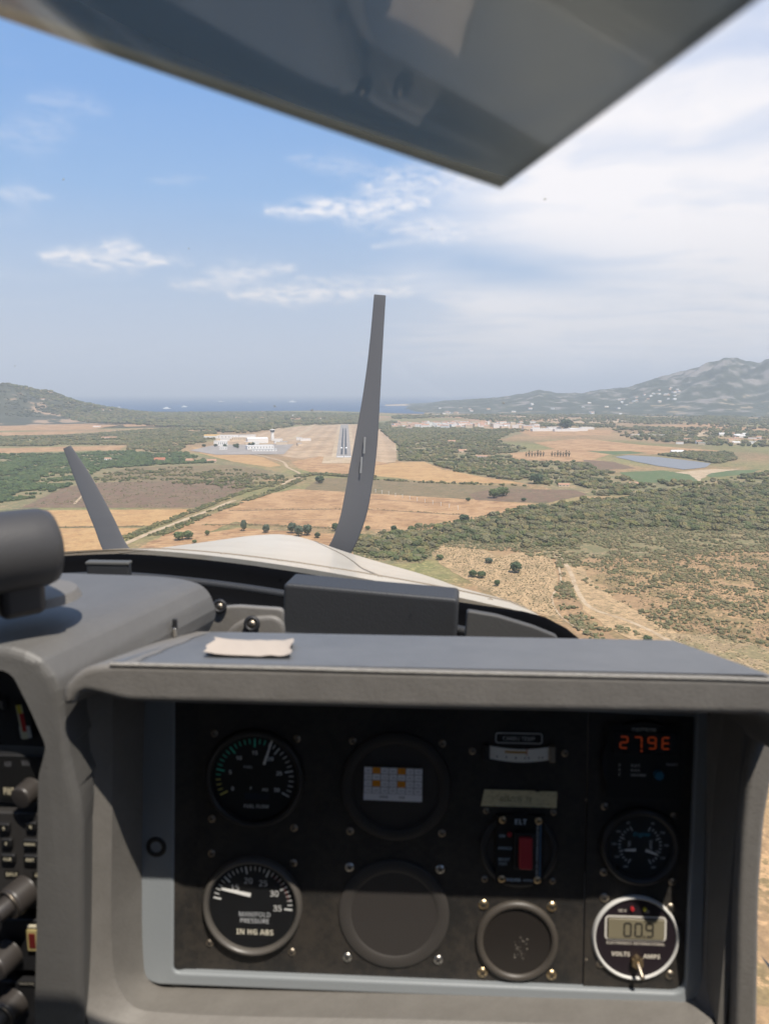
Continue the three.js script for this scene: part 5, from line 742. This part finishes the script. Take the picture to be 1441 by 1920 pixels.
{ // volt and ammeter
  const c = [0.1791,-0.3612,0.0015], f = dialFace((x) => {
    x.fillStyle = '#1a0f17'; x.fillRect(-256, -256, 512, 512); x.strokeStyle = '#cfcac0'; x.lineWidth = 12; x.beginPath(); x.roundRect ? x.roundRect(-190, -138, 376, 150, 22) : x.rect(-190, -138, 376, 150); x.stroke();
    text(x, 'ELECTRONICS INTERNATIONAL', 0, 36, 25, '#c9c2b4'); text(x, 'VOLTS', -92, 108, 40, '#ddd6c6'); text(x, 'AMPS', 104, 118, 40, '#ddd6c6'); text(x, 'HI V', -88, -176, 26, '#c9c2b4'); text(x, 'LO', 66, -174, 26, '#c9c2b4');
  });
  const g = gauge('volt_meter', 'volt and ampere meter with a white ring and a small liquid crystal display', c, 0.0345, { face: print(f), rim: mat([0.58, 0.57, 0.54], 0.5), inner: 0.915, rimW: 0.003, screws: [[0.154,-0.3298,0.0015], [0.2062,-0.3363,0.0015], [0.1522,-0.3837,0.0015], [0.2071,-0.3912,0.0015]], sr: 0.0038 });
  mesh('display_window', new RoundedBoxGeometry(0.044, 0.0165, 0.001, 2, 0.0004), mat([0.20, 0.175, 0.115], 0.35), g, [0, 0.0075, 0.0016]);
  const SEG = { 0: 'abcdef', 9: 'abcdfg' }, hgt = 0.0105, wd = 0.0052, bar = (l) => new THREE.BoxGeometry(l, 0.0012, 0.0003), ink = mat([0.02, 0.018, 0.014], 0.6);
  [...'009'].forEach((ch, k) => { const parts = []; for (const s of SEG[ch]) { const b = 'agd'.includes(s) ? bar(wd * 0.8) : bar(hgt * 0.44).rotateZ(Math.PI / 2); b.translate({ a: 0, g: 0, d: 0, b: wd / 2, c: wd / 2, e: -wd / 2, f: -wd / 2 }[s], { a: hgt / 2, g: 0, d: -hgt / 2, b: hgt / 4, f: hgt / 4, c: -hgt / 4, e: -hgt / 4 }[s], 0); parts.push(b); } mesh('display_digit', mergeGeometries(parts), ink, g, [-0.0068 + k * 0.0086, 0.0072, 0.0023]); });
  mesh('display_point', new THREE.BoxGeometry(0.0013, 0.0013, 0.0003), ink, g, [0.0062, 0.0018, 0.0023]);
  for (const [x, m] of [[-0.0035, P.red], [0.0065, mat([0.5, 0.45, 0.05], 0.5)]]) mesh('warning_lamp', new THREE.CylinderGeometry(0.0014, 0.0014, 0.002, 12).rotateX(Math.PI / 2), m, g, [x, 0.0242, 0.0022]);
  mesh('switch_nut', new THREE.CylinderGeometry(0.0048, 0.0052, 0.004, 6).rotateX(Math.PI / 2), P.brass, g, [0.001, -0.0185, 0.0032]); const lv = mesh('toggle', new THREE.LatheGeometry([[0.0001, 0], [0.0014, 0], [0.0017, 0.006], [0.0022, 0.009], [0.0017, 0.0108], [0.0001, 0.0112]].map((q) => new THREE.Vector2(...q)), 14).rotateX(Math.PI / 2), P.oldSteel, g, [0.001, -0.0185, 0.005], [0.85, 0.18, 0]);
}

// ------------------------------------------------------------------ radio stack beside the column
const RZ = 0.487;
function unit(name, label, px, py, px2, py2) { const a = { x: px, y: py }; const g = group(name, label, 'radio', null, AIR); return g; }
function facePlate(g, a, b, m = P.black, d = 0.03) { const w = b[0] - a[0], h = a[1] - b[1]; return mesh('face_plate', new RoundedBoxGeometry(w, h, d, 2, 0.0015), m, g, [(a[0] + b[0]) / 2, (a[1] + b[1]) / 2, a[2] - d / 2]); }
function knob(g, at, r, L, turn = [0, 0, 0], m = P.knob, cap) { const k = mesh('knob', new THREE.LatheGeometry([[0.0001, L], [r * 0.8, L], [r * 0.95, L * 0.93], [r, L * 0.8], [r * 1.02, L * 0.1], [r * 1.06, 0]].map((q) => new THREE.Vector2(...q)), 30).rotateX(Math.PI / 2), m, g, at, turn); if (cap) { const c = mesh('inner_knob', new THREE.LatheGeometry([[0.0001, L * 0.7], [r * 0.5, L * 0.7], [r * 0.6, L * 0.62], [r * 0.62, 0]].map((q) => new THREE.Vector2(...q)), 24).rotateX(Math.PI / 2), m, k, [0, 0, L]); mesh('rim', new THREE.TorusGeometry(r * 0.9, r * 0.05, 6, 30), P.oldSteel, k, [0, 0, L]); } return k; }
{
  let g = unit('gauge_cluster', 'dark instrument with a coloured tape scale above the radios'); facePlate(g, [-0.4142,-0.1907,-0.487], [-0.2567,-0.2566,-0.487]);
  const c = [-0.2816,-0.2361,-0.486]; const t = canvasTex(96, 192, (x) => { x.fillStyle = '#141414'; x.fillRect(0, 0, 96, 192); x.fillStyle = '#b9b6ae'; x.fillRect(24, 120, 60, 66); x.fillStyle = '#c8c3a0'; x.fillRect(30, 4, 34, 186); x.fillStyle = '#b3241d'; x.fillRect(40, 50, 24, 100); x.fillStyle = '#c7b52f'; x.fillRect(34, 4, 24, 46); });
  mesh('scale', new THREE.PlaneGeometry(0.013, 0.027), print(t), g, [c[0], c[1], c[2] + 0.0015], [0, 0, 0.12]);
  const r = [-0.296,-0.2234,-0.486], rt = canvasTex(128, 96, (x) => { x.fillStyle = '#0a0a0a'; x.fillRect(0, 0, 128, 96); text(x, 'R', 88, 50, 70, '#77746e'); }); mesh('letter_print', new THREE.PlaneGeometry(0.016, 0.012), print(rt), g, [r[0] - 0.004, r[1], r[2] + 0.0015]);

  g = group('audio_panel', 'audio panel with a brass coloured round knob', 'radio', null, AIR); facePlate(g, [-0.4204,-0.262,-0.484], [-0.2658,-0.2997,-0.484]);
  const at = canvasTex(256, 128, (x) => { x.fillStyle = '#0a0a0a'; x.fillRect(0, 0, 256, 128); text(x, 'MKR', 160, 20, 22, '#5a5a5e'); text(x, 'ADF', 60, 24, 22, '#5a5a5e'); text(x, 'PWR', 20, 104, 30, '#c9bfa3', 'bold', 'left'); }); const a1 = [-0.2834,-0.2791,-0.484]; mesh('print', new THREE.PlaneGeometry(0.034, 0.034), print(at), g, [a1[0] - 0.0015, a1[1], a1[2] + 0.0008]);
  knob(g, [-0.2761,-0.2862,-0.482], 0.0085, 0.013, [0.1, -0.25, 0], P.knob); const cl = [-0.2675,-0.2931,-0.482]; mesh('latch', new RoundedBoxGeometry(0.006, 0.006, 0.003, 2, 0.001), P.cream, g, cl);

  g = group('navigation_unit', 'navigation unit with lettered keys and a large double knob', 'radio', null, AIR); facePlate(g, [-0.4223,-0.3047,-0.48], [-0.2718,-0.3831,-0.48], mat([0.03, 0.028, 0.027], 0.5));
  const keys = [['D', 18, 1575], ['MENU', 62, 1575], ['CLR', 18, 1604], ['ENT', 60, 1604], ['R', 16, 1547], ['N', 66, 1543]];
  for (const [s, x, y] of keys) { const p = nearKey(x, y), k = mesh('key', new RoundedBoxGeometry(s.length > 2 ? 0.0105 : 0.008, 0.0062, 0.004, 2, 0.0012), P.black, g, [p[0], p[1], p[2] + 0.001]); const kt = canvasTex(128, 72, (q) => { q.fillStyle = '#0b0b0b'; q.fillRect(0, 0, 128, 72); text(q, s, 64, 38, s.length > 3 ? 38 : 46, '#d8cfb4'); }); mesh('key_print', new THREE.PlaneGeometry(s.length > 2 ? 0.0095 : 0.007, 0.0052), print(kt), k, [0, 0, 0.00215]); }
  for (const [s, x, y] of [['DFLT', 20, 1636], ['GPS', 72, 1636]]) { const p = nearKey(x, y), kt = canvasTex(128, 64, (q) => { q.fillStyle = '#151413'; q.fillRect(0, 0, 128, 64); text(q, s, 64, 34, 44, '#cfc5a8'); }); mesh('print', new THREE.PlaneGeometry(0.011, 0.0055), print(kt), g, [p[0], p[1], p[2] + 0.0008]); }
  knob(g, [-0.284,-0.3653,-0.478], 0.0115, 0.016, [0.12, -0.42, 0], P.knob, true);
  const pt = canvasTex(128, 64, (q) => { q.fillStyle = '#0e0d0d'; q.fillRect(0, 0, 128, 64); text(q, 'PUSH', 64, 18, 30, '#d8d2c4'); text(q, 'CRSR', 64, 46, 30, '#d8d2c4'); }); const pp = [-0.2934,-0.3743,-0.462]; mesh('knob_print', new THREE.PlaneGeometry(0.011, 0.0055), print(pt), g, pp);

  g = group('transponder', 'radio unit with a red window in a yellow frame', 'radio', null, AIR); facePlate(g, [-0.4309,-0.3904,-0.478], [-0.2777,-0.4339,-0.478]);
  const w0 = [-0.2819,-0.4053,-0.476]; mesh('window_frame', new RoundedBoxGeometry(0.0082, 0.0178, 0.002, 2, 0.0006), mat([0.35, 0.28, 0.12], 0.6), g, w0); mesh('window_pane', new RoundedBoxGeometry(0.005, 0.012, 0.002, 2, 0.0004), mat([0.10, 0.012, 0.01], 0.3), g, [w0[0], w0[1], w0[2] + 0.0006]); const lab = [-0.2816,-0.3937,-0.4755]; mesh('light_bar', new RoundedBoxGeometry(0.007, 0.0025, 0.001, 2, 0.0004), P.cream, g, lab);
  knob(g, [-0.2991,-0.4163,-0.476], 0.0105, 0.017, [0.1, -0.3, 0], P.knob);

  g = group('distance_unit', 'lowest radio unit with a ribbed black knob', 'radio', null, AIR); facePlate(g, [-0.4355,-0.4416,-0.476], [-0.2839,-0.5105,-0.476]); const ht = canvasTex(160, 48, (q) => { q.fillStyle = '#0c0c0c'; q.fillRect(0, 0, 160, 48); text(q, 'SELECTER', 80, 26, 32, '#9a958a'); }); const hp = [-0.2889,-0.4417,-0.4755]; mesh('print', new THREE.PlaneGeometry(0.0125, 0.0038), print(ht), g, [hp[0], hp[1], hp[2] + 0.0006]); knob(g, [-0.297,-0.4558,-0.474], 0.0105, 0.014, [0.1, -0.3, 0], P.knob, true);
}
function nearKey(x, y) { const k = 0.480 / 1371, a = [-0.3039,-0.3378,-0.48], b = [-0.2636,-0.3365,-0.48], c = [-0.3004,-0.295,-0.48], d = [-0.3076,-0.3818,-0.48]; return [lerp(a[0], b[0], x / 100), lerp(c[1], d[1], (y - 1500) / 200), a[2]]; }

// ------------------------------------------------------------------ smoked sun visor overhead, door sill
{
  const C = [0.0246,0.0609,-0.2355], Lp = [-0.117,0.1023,-0.2182], Rp = [0.0566,0.0651,-0.1366];
  const g = group('sun_visor', 'dark smoked acrylic sun visor hanging overhead with a sharp corner', 'sun visor', null, AIR, C);
  const u = V3(Lp).sub(V3(C)), v = V3(Rp).sub(V3(C)), n = new THREE.Vector3().crossVectors(u, v).normalize(); if (n.y < 0) n.negate();
  const c = (a, b, h) => u.clone().multiplyScalar(a).add(v.clone().multiplyScalar(b)).addScaledVector(n, h).toArray();
  const t = 0.0036, q = [[0, 0], [1.45, 0], [1.45, 1.25], [0, 1.25]], pos = [], idx = [];
  for (const h of [0, t]) for (const [a, b] of q) pos.push(...c(a, b, h));
  const part = (name, ix, m) => { const b = new THREE.BufferGeometry(); b.setAttribute('position', new THREE.Float32BufferAttribute(pos, 3)); b.setIndex(ix); const k = b.toNonIndexed(); k.computeVertexNormals(); return mesh(name, k, m, g); };
  part('tinted_face', [0, 1, 2, 0, 2, 3], P.smoke); part('upper_face', [4, 6, 5, 4, 7, 6], P.glass);
  part('edge', [0, 4, 1, 1, 4, 5, 1, 5, 2, 2, 5, 6, 2, 6, 3, 3, 6, 7, 3, 7, 0, 0, 7, 4], P.acrylicEdge);
  mesh('polished_rim', new THREE.TubeGeometry(new THREE.LineCurve3(V3(c(-0.004, 0, t / 2)), V3(c(1.45, 0, t / 2))), 4, t * 0.42, 12), P.acrylicEdge, g);
}
{
  const a = [0.3773,-0.5986,-0.72], g = group('door_sill', 'dark door sill beside the end of the dashboard', 'door sill', null, AIR, a);
  const b = [0.3896,-0.6118,-0.6].map((v, i) => v - a[i]), lo = [0, -0.25, 0], rows = [[[0, 0, 0], b], [[0.012, -0.006, 0.02], [b[0], b[1] - 0.01, b[2] + 0.02]], [[0.0, -0.25, 0.02], [b[0], b[1] - 0.25, b[2]]]]; mesh('rail', grid(rows), P.dark, g);
}
// ------------------------------------------------------------------ cabin round the seats: floor, walls, rear bulkhead, roof behind the open front of the canopy
{
  const trim = mat([0.30, 0.285, 0.26], 0.9), wallBox = (name, label, w, h, d, at) => { const g = group(name, label, 'cabin', null, AIR, at); g.userData.kind = 'structure'; mesh('lining', new RoundedBoxGeometry(w, h, d, 2, 0.008), trim, g); };
  wallBox('cabin_floor', 'dark carpeted cabin floor under the dashboard', 1.5, 0.04, 1.5, [-0.33, -0.98, -0.2]);
  wallBox('cabin_bulkhead', 'dark rear bulkhead of the cabin', 1.5, 1.5, 0.04, [-0.33, -0.24, 0.56]);
  wallBox('cabin_roof', 'padded cabin roof over the seats', 1.5, 0.04, 0.52, [-0.33, 0.47, 0.285]);
  wallBox('cabin_wall', 'lined cabin side below the door window', 0.04, 0.86, 1.0, [0.42, -0.55, 0.06]);
  wallBox('cabin_wall', 'lined cabin side below the pilot window', 0.04, 0.86, 1.5, [-1.08, -0.55, -0.2]);
  wallBox('cabin_wall', 'lined cabin side behind the door window', 0.04, 0.56, 0.5, [0.42, 0.165, 0.3]);
  wallBox('cabin_wall', 'lined cabin side behind the pilot window', 0.04, 0.56, 0.5, [-1.08, 0.165, 0.3]);
  wallBox('firewall', 'bulkhead below the dashboard', 1.28, 0.55, 0.03, [-0.44, -0.72, -0.72]);
}
renderer.render(scene, camera);
